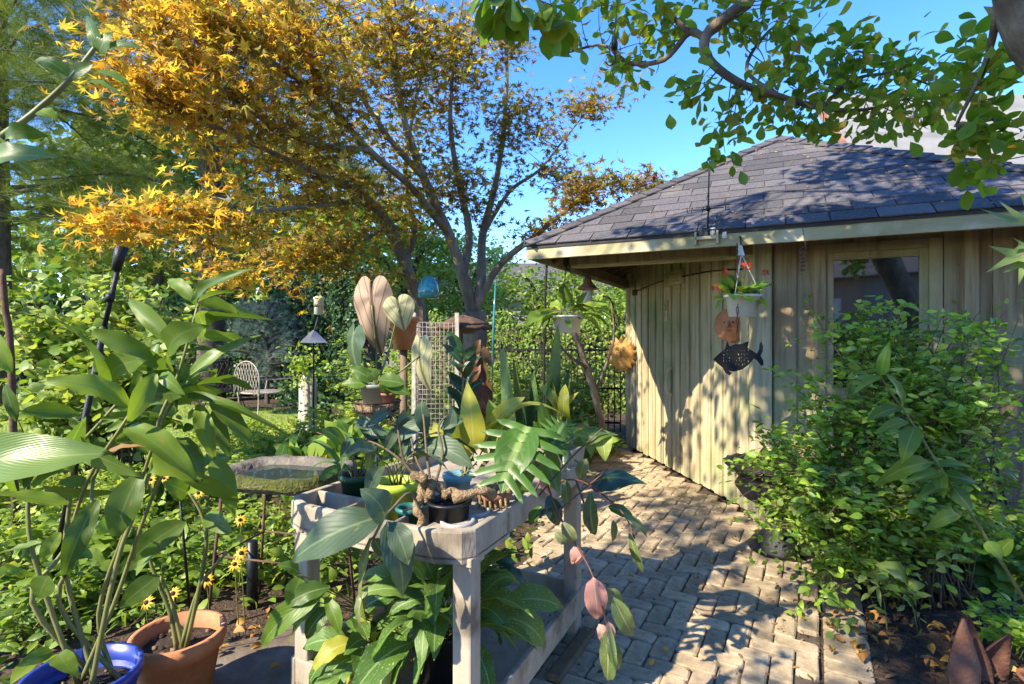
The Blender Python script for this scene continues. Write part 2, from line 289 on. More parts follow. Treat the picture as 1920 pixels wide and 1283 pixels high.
def radial_leaf(rf, n=40, cup=0.1, y0=0.0, rings=3, wave=0.0):
    """leaf with an outline given by radius over angle (angle 0 along +Y) about (0,y0)"""
    V = [(0, y0, 0)]; UV = [(0.5, 0.5)]; F = []
    for k in range(1, rings + 1):
        for i in range(n):
            g = 2 * math.pi * i / n; r = rf(g) * k / rings
            x, y = math.sin(g) * r, math.cos(g) * r + y0
            V.append((x, y, cup * (r * r) + wave * math.sin(5 * g) * r)); UV.append((0.5 + x, 0.5 + y * 0.5))
    for i in range(n): F.append((0, 1 + (i + 1) % n, 1 + i))
    for k in range(rings - 1):
        for i in range(n):
            a = 1 + k * n + i; b = 1 + k * n + (i + 1) % n; F += [(a, b, b + n), (a, b + n, a + n)]
    return np.array(V, dtype=float), F, UV
def heart_r(g):
    a = abs((g + math.pi) % (2 * math.pi) - math.pi) / math.pi       # 0 tip .. 1 notch
    return float(np.interp(a, [0, .05, .15, .3, .5, .68, .8, .9, .96, 1], [.82, .68, .52, .42, .38, .37, .36, .31, .22, .10]))
def monst_r(g):
    a = abs((g + math.pi) % (2 * math.pi) - math.pi) / math.pi
    base = 0.62 - 0.12 * a - (0.4 * max(0, a - 0.9) / 0.1)
    return max(0.07, base * (0.74 + 0.26 * math.cos(a * math.pi * 10.0)) if a > 0.1 else base * (1.0 - a * 1.5))
def hand_leaf(lobes, notch=0.42, cup=0.05):
    """maple leaf: pointed lobes as a fan"""
    V = [(0, 0.12, 0)]; m = len(lobes); pts = []
    for i, (ang, r) in enumerate(lobes):
        g = math.radians(ang); pts.append((math.sin(g) * r, 0.12 + math.cos(g) * r, -0.12 * r * r))
        if i < m - 1:
            g2 = math.radians((ang + lobes[i + 1][0]) / 2); rr = notch * min(r, lobes[i + 1][1]); pts.append((math.sin(g2) * rr, 0.12 + math.cos(g2) * rr, 0.03))
    V += pts; F = [(0, i + 1, i) for i in range(1, len(pts))]
    V.append((0, 0.0, 0)); F += [(0, 1, len(V) - 1), (0, len(V) - 1, len(V) - 2)]
    return np.array(V), F, [(0.5, 0.5)] * len(V)
def simple_leaf(w, fold=0.1, arch=0.05, mid=0.42):
    V = [(0, 0, 0), (-w * .42, mid * .45, fold * .6), (0, mid * .45, arch * .6), (w * .42, mid * .45, fold * .6), (-w * .5, mid, fold), (0, mid, arch), (w * .5, mid, fold),
         (-w * .32, .74, fold * .5), (0, .76, arch * .5), (w * .32, .74, fold * .5), (0, 1, -arch)]
    F = [(0, 2, 1), (0, 3, 2), (1, 2, 5), (1, 5, 4), (2, 3, 6), (2, 6, 5), (4, 5, 8), (4, 8, 7), (5, 6, 9), (5, 9, 8), (7, 8, 10), (8, 9, 10)]
    return np.array(V), F, [(0.5 + v[0], v[1]) for v in V]
def tuft(n, spread, w=0.012, seed=1):
    r = np.random.default_rng(seed); V = []; F = []
    for k in range(n):
        a = r.uniform(0, 2 * np.pi); e = r.uniform(0.1, 1) * spread; L = r.uniform(0.7, 1.0); y0 = r.uniform(0, 0.45)
        d = np.array([math.sin(e) * math.cos(a), math.cos(e), math.sin(e) * math.sin(a)]); s = np.cross(d, r.normal(size=3)); s /= np.linalg.norm(s)
        b = np.array([0, y0, 0]); i = len(V); V += [b - s * w, b + s * w, b + d * L]; F.append((i, i + 1, i + 2))
    return np.array(V), F, [(0.5, 0.5)] * len(V)
T_GINGER = [grid_leaf(lance, 14, 0.10, 0.06, 0.014, 0.25), grid_leaf(lance, 14, 0.20, 0.04, 0.02, -0.5, side=0.05), grid_leaf(lance, 14, 0.05, 0.08, 0.012, 0.5, side=-0.06), grid_leaf(lance, 14, 0.14, 0.05, 0.022, 0.1, 0.12, side=0.03), grid_leaf(lance, 14, -0.04, 0.07, 0.018, -0.2, 0.1)]
T_OVATE = [grid_leaf(ovate, 10, 0.08, 0.05, 0.016), grid_leaf(ovate, 10, 0.14, 0.04, 0.02, 0.3), grid_leaf(ovate, 10, 0.03, 0.07, 0.014, -0.3), grid_leaf(ovate, 10, 0.10, 0.03, 0.026, 0.5, .08, side=.05)]
T_LILY = [grid_leaf(ovate, 10, 0.12, 0.05, 0.022, 0.2, 0.15), grid_leaf(ovate, 10, 0.2, 0.04, 0.03, -0.2, 0.3), grid_leaf(lance, 10, 0.1, 0.06, 0.03, 0.3, 0.2), grid_leaf(lance, 10, 0.16, 0.05, 0.026, -.5, 0.1, side=.06)]
T_STRAP = [grid_leaf(strap, 10, 0.22, 0.03), grid_leaf(strap, 10, 0.35, 0.02), grid_leaf(strap, 10, 0.1, 0.03, 0, 0.4)]
T_BLADE = [grid_leaf(blade, 9, 0.03, 0.03, 0.004, 0.5), grid_leaf(blade, 9, 0.05, 0.025, 0.004, -0.6)]
T_HEART = [radial_leaf(heart_r, 48, -0.5, 0.2, 4, 0.05), radial_leaf(heart_r, 48, 0.2, 0.2, 4, 0.05)]
def split_leaf():
    V, F, UV = grid_leaf(lambda t: 0.46 * ovate(t), 8, 0.10, 0.1, 0.01); V = [tuple(v) for v in V]; F = list(F); UV = list(UV); n = 0
    for t, r, up in ((.10, .40, -.12), (.24, .50, -.02), (.38, .52, .08), (.52, .48, .16), (.66, .40, .22), (.79, .28, .22)):
        for s in (-1, 1):
            n += 1; b0 = len(V); z0 = 0.10 * 4 * t * (1 - t) + .0015 * n
            for k in range(6):
                q = k / 5; x = s * r * q; y = t + up * q + .05 * q * q; hw = .074 * (1 - .45 * q) * (1 if k < 5 else .25); z = z0 - .16 * q * q * r + .03 * q
                V += [(x, y - hw, z), (x, y, z + .012), (x, y + hw, z)]; UV += [(.5 + x * .8, y - hw), (.5 + x * .8, y), (.5 + x * .8, y + hw)]
            for k in range(5):
                for j in (0, 1): p = b0 + k * 3 + j; F += [(p, p + 3, p + 4), (p, p + 4, p + 1)] if s > 0 else [(p, p + 4, p + 3), (p, p + 1, p + 4)]
    return np.array(V), F, UV
T_MONST = [split_leaf()]
def curled(t, k): v = np.array(t[0], float); v[:, 2] += k * ((v[:, 0] ** 2) + (v[:, 1] - .2) ** 2 * .8); return (v, t[1], t[2])
T_MAPLE = [hand_leaf([(-128, .42), (-84, .66), (-42, .84), (0, .95), (42, .84), (84, .66), (128, .42)], 0.40), hand_leaf([(-120, .5), (-70, .8), (0, .92), (68, .75), (122, .45)], 0.38)]
T_MAPLE = [curled(T_MAPLE[0], -.5), curled(T_MAPLE[1], .45), curled(T_MAPLE[0], .9), curled(hand_leaf([(-100, .5), (-50, .85), (0, 1.0), (45, .7), (110, .4)], .3), -.8)]
T_LEAF = [simple_leaf(0.5), simple_leaf(0.58, 0.05, 0.1), simple_leaf(0.42, 0.14, 0.02)]
T_ROUND = [simple_leaf(0.82, 0.08, 0.06, 0.45), simple_leaf(0.74, 0.12, 0.03, 0.4)]
def narrow(t, w): return (np.asarray(t[0]) * np.array([w, 1, 1]), t[1], t[2])
T_OBOV = [narrow(grid_leaf(obov, 6, .06, .06, .02, .3, cols=3), .54), narrow(grid_leaf(obov, 6, -.05, .1, .02, -.3, cols=3), .6), narrow(grid_leaf(obov, 6, .12, .04, .02, .1, cols=3), .5)]
T_SMALL = [narrow(grid_leaf(ovate, 5, .06, .08, .02, .3, cols=3), .46), narrow(grid_leaf(ovate, 5, -.06, .1, .01, -.4, cols=3), .38), narrow(grid_leaf(ovate, 5, .14, .05, .02, .5, cols=3), .5)]
T_DISC = [narrow(grid_leaf(ovate, 5, .06, .08, .02, .3, cols=3), .84), narrow(grid_leaf(ovate, 5, -.05, .12, .03, -.3, cols=3), .76)]
T_TUFT = [tuft(22, 0.9, 0.011, 1), tuft(22, 1.2, 0.011, 2)]
T_GRASS = [tuft(9, 0.5, 0.02, 3)]
T_PETALS = [radial_leaf(lambda g: 0.5 * (0.45 + 0.55 * abs(math.cos(g * 5.5))), 44, -0.1, 0, 2)]

T_REED = [narrow(grid_leaf(strap, 8, .22, .004, 0, .3, cols=3), .035), narrow(grid_leaf(strap, 8, .12, .004, 0, -.4, cols=3), .045)]
_TM = {}
def leaf_mesh(T, k, m, name='leaf'):
    key = (id(T), k, m.name)
    if key not in _TM:
        V, F, UV = T[k]; me = bpy.data.meshes.new(name); me.from_pydata([tuple(v) for v in V], [], F); me.materials.append(m)
        uv = me.uv_layers.new(name='uv'); li = np.empty(len(me.loops), np.int32); me.loops.foreach_get('vertex_index', li)
        uv.data.foreach_set('uv', np.array(UV, dtype=np.float32)[li].ravel()); me.polygons.foreach_set('use_smooth', [True] * len(F)); _TM[key] = me
    return _TM[key]
def leaf(parent, T, m, base, tip, w, hint=None, roll=0.0, name='leaf', k=None):
    """one leaf object from its foot to its tip, width in metres"""
    base, tip = Vector(base), Vector(tip); Y = tip - base; L = Y.length; y = Y.normalized()
    h = Vector(hint) if hint is not None else ((Vector((0, 0, CAM_H)) - base).normalized() * 0.75 + Vector((0, 0, 0.55)) + Vector((RN.uniform(-.3, .3), RN.uniform(-.2, .2), RN.uniform(-.2, .2))))
    z = h - y * h.dot(y); z = z.normalized() if z.length > 1e-4 else y.orthogonal().normalized()
    if roll: z = Matrix.Rotation(roll, 3, y) @ z
    x = y.cross(z); k = RN.randrange(len(T)) if k is None else k
    o = obj(name, leaf_mesh(T, k, m), parent)
    o.matrix_world = Matrix(((x.x * w, y.x * L, z.x * L, base.x), (x.y * w, y.y * L, z.y * L, base.y), (x.z * w, y.z * L, z.z * L, base.z), (0, 0, 0, 1)))
    return o
def pleaf(parent, T, m, b, t, d, wpx, d2=None, **kw):
    """leaf given by the places of its foot and tip in the picture and its distance d (d2 at the tip)"""
    return leaf(parent, T, m, at(b[0], b[1], d), at(t[0], t[1], d2 or d), wpx * d / 1000, **kw)

class Leaves:
    """collects leaves; emits the largest in view as parts and the rest as one mass"""
    def __init__(s): s.P = []; s.Y = []; s.Z = []; s.S = []; s.M = []
    def add(s, P, Y, Z, S, m=0):
        P = np.atleast_2d(np.asarray(P, float)); n = len(P); s.P.append(P); s.Y.append(np.broadcast_to(np.asarray(Y, float), (n, 3))); s.Z.append(np.broadcast_to(np.asarray(Z, float), (n, 3)))
        s.S.append(np.broadcast_to(np.asarray(S, float), (n,))); s.M.append(np.broadcast_to(np.asarray(m), (n,)))
    def emit(s, root, T, mats, parts=0, mass='crown', piece='leaf'):
        if not s.P: return
        P = np.concatenate(s.P); Y = np.concatenate(s.Y); Z = np.concatenate(s.Z); S = np.concatenate(s.S); M = np.concatenate(s.M)
        Y = Y / (np.linalg.norm(Y, axis=1, keepdims=True) + 1e-9); Z = Z - Y * (Z * Y).sum(1, keepdims=True); Z = Z / (np.linalg.norm(Z, axis=1, keepdims=True) + 1e-9)
        X = np.cross(Y, Z); K = RG.integers(0, len(T), len(P))
        sel = np.zeros(len(P), bool)
        if parts:
            d = np.maximum(P[:, 1], 0.3); u = P[:, 0] / d * 1000 + 960; v = 630 - (P[:, 2] - CAM_H) / d * 1000
            ok = (u > 5) & (u < 1915) & (v > 5) & (v < 1278) & (P[:, 1] > 0.4)
            size = np.where(ok, S / d, -1); idx = np.argsort(-size)[:parts]; sel[idx[size[idx] > 0]] = True
            for i in np.nonzero(sel)[0]:
                o = obj(piece, leaf_mesh(T, K[i], mats[M[i]]), root); q = S[i]
                o.matrix_world = Matrix([[X[i, r] * q, Y[i, r] * q, Z[i, r] * q, P[i, r]] for r in range(3)] + [[0, 0, 0, 1]])
        for mi, m in enumerate(mats):
            VV = []; FF = []; TT = []; base = 0
            for k in range(len(T)):
                ii = np.nonzero(~sel & (M == mi) & (K == k))[0]
                if not len(ii): continue
                V = np.asarray(T[k][0]); F = np.asarray(T[k][1])
                vv = P[ii, None, :] + S[ii, None, None] * (V[None, :, 0:1] * X[ii, None, :] + V[None, :, 1:2] * Y[ii, None, :] + V[None, :, 2:3] * Z[ii, None, :])
                VV.append(vv.reshape(-1, 3)); FF.append((F[None] + (np.arange(len(ii)) * len(V))[:, None, None]).reshape(-1, 3) + base); base += len(ii) * len(V)
                TT.append(np.repeat(RG.random(len(ii)), len(V)))
            if not VV: continue
            V = np.concatenate(VV); F = np.concatenate(FF); me = bpy.data.meshes.new(mass)
            me.vertices.add(len(V)); me.vertices.foreach_set('co', V.astype(np.float32).ravel())
            me.loops.add(F.size); me.loops.foreach_set('vertex_index', F.astype(np.int32).ravel())
            me.polygons.add(len(F)); me.polygons.foreach_set('loop_start', np.arange(0, F.size, 3, dtype=np.int32))
            me.update(calc_edges=True); me.polygons.foreach_set('use_smooth', np.ones(len(F), bool))
            a = me.attributes.new('tint', 'FLOAT', 'POINT'); a.data.foreach_set('value', np.concatenate(TT).astype(np.float32))
            me.materials.append(m); stuff(obj(mass, me, root))
def rdir(n, up=0.0, out=None, k=1.0):
    v = RG.normal(size=(n, 3)); v /= np.linalg.norm(v, axis=1, keepdims=True); v[:, 2] += up
    if out is not None: v = v + np.asarray(out) * k
    return v
def blob(px, py, d, rx, ry, rd, n):
    """n points in an ellipsoid given by its place and radii (picture units across, metres deep)"""
    v = RG.normal(size=(n, 3)); v = v / np.linalg.norm(v, axis=1, keepdims=True) * (RG.random((n, 1)) ** 0.42)
    c = at(px, py, d); return np.array([c.x, c.y, c.z]) + v * np.array([rx * d / 1000, rd, ry * d / 1000])
def canopy(lv, tw, limbs, pts, per, size, spread, m=0, flat=0.5, rosette=False, tw_r=0.006, hang=0.0, along=0.5):
    """twigs from the nearest limb point to each of pts, and leaves about the twig ends"""
    LP = np.array([tuple(p) for l in limbs for p in l])
    for c in pts:
        j = np.argmin(((LP - c) ** 2).sum(1) + (LP[:, 2] > c[2] + 0.1) * 0.15); b = LP[j]; v = c - b; L = np.linalg.norm(v)
        if L < 1e-3: continue
        if tw is not None and L < 4:
            mid = b + v * 0.5 + RG.normal(size=3) * L * 0.09; mid[2] -= 0.05 * L
            tw.tube(spline([b, mid, c], 3), tw_r * (1 + 0.5 * L), tw_r * 0.45, 4)
        q = v / L; n = max(2, int(per * RG.uniform(0.7, 1.3)))
        tt = RG.random(n)[:, None] ** 0.6
        P = c - q * tt * min(along, L * 0.7) + RG.normal(size=(n, 3)) * spread * np.array([1, 1, 0.55])
        if rosette:
            Y = rdir(n, -hang) + q * 0.7; P = c + RG.normal(size=(n, 3)) * spread
        else: Y = rdir(n, -hang) * np.array([1, 1, 0.6]) + q * 0.4
        Z = RG.normal(size=(n, 3)) * (1 - flat) + np.array([0, 0, flat * 1.6])
        lv.add(P, Y, Z, size * RG.uniform(0.55, 1.25, n), m if np.isscalar(m) else RG.choice(np.array(m), n))

def cane_shrub(name, label, cat, base, targets, mats, T, size, twigs=7, per=8, base_r=0.15, parts=0, cane_r=0.008, arch=0.25, group=None, stem_mat=None, mass='foliage', stems=10, flat=0.5, spread=0.02, twl=(0.12, 0.32), m_pick=None):
    """shrub of arching canes with side twigs carrying paired leaves; the first canes are parts"""
    root = thing(name, label, cat, group); lv = Leaves(); rest = MB(); stem_mat = stem_mat or TWIG; base = Vector(base)
    for ci, t in enumerate(targets):
        t = Vector(t); b = base + Vector((RN.uniform(-1, 1) * base_r, RN.uniform(-1, 1) * base_r, 0)); L = (t - b).length
        mid = b.lerp(t, 0.5) + Vector((RN.uniform(-.06, .06), RN.uniform(-.06, .06), arch * (0.5 + RN.random()))) * L * 0.6
        pts = spline([b, mid, t], 6)
        if ci < stems: mb = MB(); mb.tube(pts, cane_r, cane_r * 0.35, 5); mb.build('stem', stem_mat, root)
        else: rest.tube(pts, cane_r * 0.8, cane_r * 0.3, 4)
        for k in range(twigs):
            s = 0.35 + 0.65 * (k + RN.random()) / twigs; i = min(len(pts) - 2, int(s * (len(pts) - 1))); p = pts[i].lerp(pts[i + 1], RN.random()); ax = (pts[i + 1] - pts[i]).normalized()
            d = (ax * 0.6 + Vector((RN.gauss(0, 1), RN.gauss(0, 1), RN.gauss(0.0, 0.6)))).normalized(); tl = RN.uniform(*twl)
            e = p + d * tl + Vector((0, 0, -0.25 * tl)); rest.tube([p, p.lerp(e, 0.5) + Vector((0, 0, 0.06 * tl)), e], cane_r * 0.3, cane_r * 0.15, 3)
            sd = d.cross(Vector((0, 0, 1)))
            sd = sd.normalized() if sd.length > 1e-3 else Vector((1, 0, 0)); n = max(2, int(per * RN.uniform(0.7, 1.3))); mi = 0 if m_pick is None else m_pick(p)
            f = (np.arange(n) + 0.6) / n; P = np.array(p)[None] + f[:, None] * np.array(e - p)[None] + RG.normal(size=(n, 3)) * spread
            sg = np.where(np.arange(n) % 2, 1, -1)[:, None]; Y = np.array(d)[None] * 0.6 + np.array(sd)[None] * sg + RG.normal(size=(n, 3)) * 0.25; Y[:, 2] -= 0.18
            lv.add(P, Y, RG.normal(size=(n, 3)) * (1 - flat) + np.array([0, -0.15, 1.5 * flat]), size * RG.uniform(0.6, 1.2, n), mi)
    if rest.v: stuff(rest.build('twigs', stem_mat, root))
    lv.emit(root, T, mats, parts, mass)
    return root
def fan(base, n, r, h, arc=(0, 6.283), lo=0.4):
    """targets for canes round a base: n ends at radius r and height h"""
    out = []
    for k in range(n):
        a = RN.uniform(*arc); q = r * RN.uniform(lo, 1); out.append((base[0] + q * math.cos(a), base[1] + q * math.sin(a), base[2] + h * RN.uniform(0.35, 1) * (1.1 - 0.45 * q / max(r, 1e-3))))
    return out

# ================================================================ the setting
def sheet(name, pts, z, m, n=0):
    mb = MB(); mb.add([(x, y, z) for x, y in pts], [tuple(range(len(pts)))]); return struct(mb.build(name, m))
sheet('ground', [(-150, -60), (150, -60), (150, 300), (-150, 300)], 0.0, SOIL)
sheet('lawn', [(-60, 6.2), (-3.4, 5.6), (-2.6, 7.2), (-3.2, 9.6), (-4.0, 11), (-9, 12.5), (-60, 13)], 0.004, LAWN)
sheet('far_lawn', [(-100, 17), (100, 17), (100, 200), (-100, 200)], 0.006, LAWN)
PATH_POLY = [(-0.15, 1.2), (0.68, 1.2), (1.37, 2.37), (1.95, 3.39), (2.25, 4.1), (2.02, 4.45), (1.62, 6.9), (1.56, 7.5), (1.2, 7.7), (0.75, 6.4), (0.35, 5.0), (0.12, 4.0), (0.05, 2.6)]
path = sheet('path', PATH_POLY, 0.006, SAND)
def inside(x, y, poly):
    c = False; n = len(poly)
    for i in range(n):
        (x1, y1), (x2, y2) = poly[i], poly[i - 1]
        if (y1 > y) != (y2 > y) and x < (x2 - x1) * (y - y1) / (y2 - y1) + x1: c = not c
    return c
BW = 0.102
def paver_mesh(lx, ly, seed):
    r = random.Random(seed); a, b = lx / 2 - 0.0028, ly / 2 - 0.0028; ch = 0.013
    def ring(ins, z):
        q = []
        for sx, sy in ((1, 1), (-1, 1), (-1, -1), (1, -1)):
            p1 = (sx * (a - ins), sy * (b - ch - ins)); p2 = (sx * (a - ch - ins), sy * (b - ins))
            for p in ((p1, p2) if sx * sy > 0 else (p2, p1)): q.append((p[0] + r.uniform(-.0025, .0025), p[1] + r.uniform(-.0025, .0025), z + r.uniform(-.0015, .0015)))
        return q
    mb = MB(); v = ring(0, -0.03) + ring(0, 0.013) + ring(0.008, 0.020)
    f = [tuple(range(16, 24))]
    for k in (0, 8): f += [(k + i, k + (i + 1) % 8, k + 8 + (i + 1) % 8, k + 8 + i) for i in range(8)]
    mb.add(v, f, False); return mb
PV = [paver_mesh(2 * BW, BW, s) for s in range(4)]; PVM = [p.mesh('brick', PAVER) for p in PV]
E_ = Vector((0.495, 0.869)); R_ = Vector((0.869, -0.495)); P0 = Vector((1.37, 2.37))
bricks = []
for i in range(-38, 1):
    for j in range(-16, 58):
        c = (i - j) % 4
        if c == 0: cx, cy, rot = (i + 1) * BW, (j + .5) * BW, 0
        elif c == 3: cx, cy, rot = (i + .5) * BW, (j + 1) * BW, 1
        else: continue
        if cx > -0.02 or (rot == 0 and cx > -BW * 0.9): continue
        w = P0 + R_ * cx + E_ * cy
        if inside(w.x, w.y, PATH_POLY): bricks.append((w.x, w.y, math.atan2(R_.y, R_.x) + rot * math.pi / 2, 0.008))
for k in range(-11, 13):                                   # edging course beside the bed, sunk a little
    w = P0 + R_ * (BW + 0.012) + E_ * ((k + .5) * BW); bricks.append((w.x, w.y, math.atan2(R_.y, R_.x), -0.004))
bricks.sort(key=lambda b: b[1]); rest = MB()
for n, (x, y, a, z) in enumerate(bricks):
    M_ = Matrix.Translation((x, y, z + RN.uniform(-.004, .004))) @ Matrix.Rotation(a + RN.uniform(-.025, .025), 4, 'Z') @ Matrix.Rotation(RN.uniform(-.02, .02), 4, 'X') @ Matrix.Rotation(RN.uniform(-.02, .02), 4, 'Y')
    if n < 300: o = obj('brick', PVM[n % 4], path); o.matrix_world = M_
    else: rest.add([M_ @ Vector(v) for v in PV[n % 4].v], PV[n % 4].f)
stuff(rest.build('brick_field', PAVER, path))
# dark flagstones under and beside the potting bench
slab = struct(obj('patio', None))
for poly in ([(-1.52, 2.02), (-0.86, 1.84), (-0.66, 2.5), (-1.12, 2.86), (-1.5, 2.6)], [(-0.84, 1.83), (-0.12, 1.62), (0.02, 2.3), (-0.64, 2.49)], [(-0.63, 2.52), (0.02, 2.33), (0.12, 3.1), (-0.5, 3.2)], [(-0.85, 1.80), (-0.12, 1.59), (-0.2, 1.1), (-0.95, 1.25)], [(-1.55, 1.98), (-0.9, 1.8), (-1.0, 1.25), (-1.6, 1.4)]):
    mb = MB(); mb.prism([(x, y, -0.02) for x, y in poly], (0, 0, 0.04 + RN.uniform(0, .008))); mb.build('flagstone', FLAG, slab, 0.008)

# ================================================================ shed
SU = Vector((0.9, -0.436, 0)); SV = Vector((0.436, 0.9, 0)); SA = Vector((0.13, 4.83, 0)); SLEN = 4.14
def S(a, b, z): return SA + SU * a + SV * b + Vector((0, 0, z))
shed = thing('garden_shed', 'weathered board shed with dark hipped shingle roof and slanting doorway wall', 'shed')
EZ = 2.372; APEX = S(SLEN / 2, SLEN / 2, 3.69)
corners = [S(0, 0, EZ), S(SLEN, 0, EZ), S(SLEN, SLEN, EZ), S(0, SLEN, EZ)]
mb = MB(); dn = Vector((0, 0, -0.035))
mb.add(corners + [APEX] + [c + dn for c in corners] + [APEX + dn], [(0, 1, 4), (1, 2, 4), (2, 3, 4), (3, 0, 4), (6, 5, 9), (7, 6, 9), (8, 7, 9), (5, 8, 9), (0, 5, 6, 1), (1, 6, 7, 2), (2, 7, 8, 3), (3, 8, 5, 0)])
roof = mb.build('roof', mat('roof_felt', (.05, .047, .05), rough=.95), shed)
def shingle_face(p0, p1, ap, rows, tabs, keep=True):
    n = (p1 - p0).cross(ap - p0).normalized(); n = n if n.z > 0 else -n
    for r in range(rows):
        s0, s1 = r / rows - 0.006, min(1.0, (r + 1.25) / rows); s0 = max(s0, -0.012)
        k = max(1, round(tabs * (1 - s0))); off = RN.random() / k
        cuts = [0] + sorted(min(1, max(0, (j + off) / k + RN.uniform(-.1, .1) / k)) for j in range(k)) + [1]
        for u0, u1 in zip(cuts, cuts[1:]):
            if u1 - u0 < 0.004: continue
            def pt(u, s, h):
                lo, hi = s, 1 - s                        # the row narrows to the hips
                x0 = p0.lerp(p1, u); b0 = p0.lerp(ap, s0 if s0 > 0 else 0); 
                e0, e1 = p0 + (ap - p0) * s, p1 + (ap - p1) * s
                base = (p0 + (ap - p0) * s0).lerp(p1 + (ap - p1) * s0, u)
                up = ((p0 + p1) / 2); sl = (ap - up) * (s - s0); q = base + sl
                L = (e1 - e0).length; t = (q - e0).dot((e1 - e0).normalized()) if L > 1e-6 else 0
                return e0 + (e1 - e0).normalized() * min(max(t, 0), L) + n * h
            g = 0.0012; h = 0.009 + RN.uniform(0, .004); j0 = RN.uniform(-.002, .002)
            q = [pt(u0 + g, s0 + j0, 0.002), pt(u1 - g, s0 + j0, 0.002), pt(u1 - g, s1, 0.0015), pt(u0 + g, s1, 0.0015), pt(u0 + g, s0 + j0, h), pt(u1 - g, s0 + j0, h), pt(u1 - g, s1, 0.003), pt(u0 + g, s1, 0.003)]
            m = MB(); m.add(q, [(3, 2, 1, 0), (4, 5, 6, 7), (0, 1, 5, 4), (1, 2, 6, 5), (2, 3, 7, 6), (3, 0, 4, 7)])
            m.build('shingle', SHINGLE, roof)
shingle_face(corners[0], corners[1], APEX, 14, 14)
shingle_face(corners[3], corners[0], APEX, 14, 11)
for a, b in ((1, 2), (2, 3)):                            # far slopes
    p0, p1 = corners[a], corners[b]; n = (p1 - p0).cross(APEX - p0).normalized(); n = n if n.z > 0 else -n
    m = MB(); m.prism([p0 + n * .004, p1 + n * .004, APEX + n * .004], n * 0.012); m.build('roof_covering', SHINGLE, roof)
for ci in range(4):                                       # hip caps
    p0 = corners[ci]; N = 17; d = (APEX - p0).normalized(); e1 = (corners[(ci + 1) % 4] - p0).normalized(); e2 = (corners[(ci - 1) % 4] - p0).normalized()
    na = e1.cross(d); na = na if na.z > 0 else -na; nb = e2.cross(d); nb = nb if nb.z > 0 else -nb
    na.normalize(); nb.normalize(); wa = (d.cross(na)); wa = wa if wa.dot(e1) > 0 else -wa; wb = d.cross(nb); wb = wb if wb.dot(e2) > 0 else -wb
    L = (APEX - p0).length
    if ci == 2: continue
    for k in range(N):
        a, b = p0 + d * (L * k / N), p0 + d * (L * (k + 1.2) / N); nn = (na + nb).normalized(); w = 0.085
        def cap(p, h): return [p + wa * w + na * h, p + nn * (h + 0.008), p + wb * w + nb * h]
        lo, hi = cap(a, 0.034), cap(b, 0.018); lo2, hi2 = [v - nn * 0.012 for v in lo], [v - nn * 0.012 for v in hi]
        m = MB(); m.add(lo + hi + lo2 + hi2, [(0, 1, 4, 3), (1, 2, 5, 4), (0, 6, 7, 1), (1, 7, 8, 2), (6, 9, 10, 7), (7, 10, 11, 8), (0, 3, 9, 6), (2, 8, 11, 5), (3, 4, 10, 9), (4, 5, 11, 10)])
        m.build('ridge_cap', SHINGLE, roof)
for (a, b) in (((0.0, 0.0), (SLEN, 0.0)), ((0.0, 0.0), (0.0, SLEN)), ((SLEN, 0.0), (SLEN, SLEN)), ((0, SLEN), (SLEN, SLEN))):
    p, q = S(*a, 2.298), S(*b, 2.298); d = (q - p).normalized(); c = S(SLEN / 2, SLEN / 2, 2.298)
    inn = Vector((-d.y, d.x, 0)); inn = inn if inn.dot(c - p) > 0 else -inn; e = 0.024 if abs(d.dot(SU)) > 0.5 else 0.0
    m = MB(); m.bar(p + inn * 0.026 - d * (0.0 if e else -0.04), q + inn * 0.026 + d * (0.0 if e else -0.04), 0.032, 0.115); m.build('fascia', TRIM, shed, 0.004)
for k in range(12):                                       # rafters under the eaves
    a = 0.18 + k * 0.34; rn = min(.66, max(.12, a - .1), max(.12, SLEN - a - .1))
    m = MB(); m.bar(S(a, 0.045, 2.295), S(a, 0.045 + rn, 2.295 + rn * .55), 0.04, 0.07); m.build('rafter', DARKWOOD, shed)
    m = MB(); m.bar(S(0.045, a, 2.295), S(0.045 + rn, a, 2.295 + rn * .55), 0.04, 0.07); m.build('rafter', DARKWOOD, shed)
def wall(p, q, z0, z1, step, m1, gaps=(), proud=0.02, zr=None, out=None):
    """boards and overlapping cover boards, one object each"""
    root = obj('wall', None, shed); p, q = Vector(p), Vector(q); d = (q - p); L = d.length; d.normalize(); o = Vector((d.y, -d.x, 0))
    if o.dot(Vector((0, 0, 0)) - p) < 0 and out is None: o = -o
    if out is not None: o = out
    n = round(L / step); nails = MB()
    for k in range(n):
        a, b = L * k / n, L * (k + 1) / n; cover = k % 2; w = (b - a) / 2 + (0.012 if cover else -0.001); c = (a + b) / 2; off = (proud * (0.5 + 0.15 * RN.random()) if cover else -proud * 0.55)
        zs = [(z0 + RN.uniform(0, .015), z1)]
        for (g0, g1, h0, h1) in gaps:
            if g0 < c < g1: zs = [(z0, h0), (h1, z1)]
        for (u, v) in zs:
            if v - u < 0.03: continue
            for zz in (.35, 1.25, 2.05):
                if u < zz < v: nails.lathe([(.0045, 0), (.004, .002), (.0005, .003)], p + d * (c + RN.uniform(-.4, .4) * w) + o * (off + proud * .5) + Vector((0, 0, zz + RN.uniform(-.02, .02))), 6, axis=tuple(o))
            m = MB(); m.box(p + d * c + o * off + Vector((0, 0, (u + v) / 2)), d * w, o * proud * 0.5, (0, 0, (v - u) / 2)); m.build('board', m1, root, 0.003)
    if nails.v: stuff(nails.build('nails', RUST, root))
    return root
EC, CC = S(0.25, 2.88, 0), S(1.89, 0.54, 0)
wall(EC, CC, 0.04, 2.5, 0.105, WOOD)                       # slanting doorway wall
WIN = (0.466, 1.19, 1.05, 2.24)
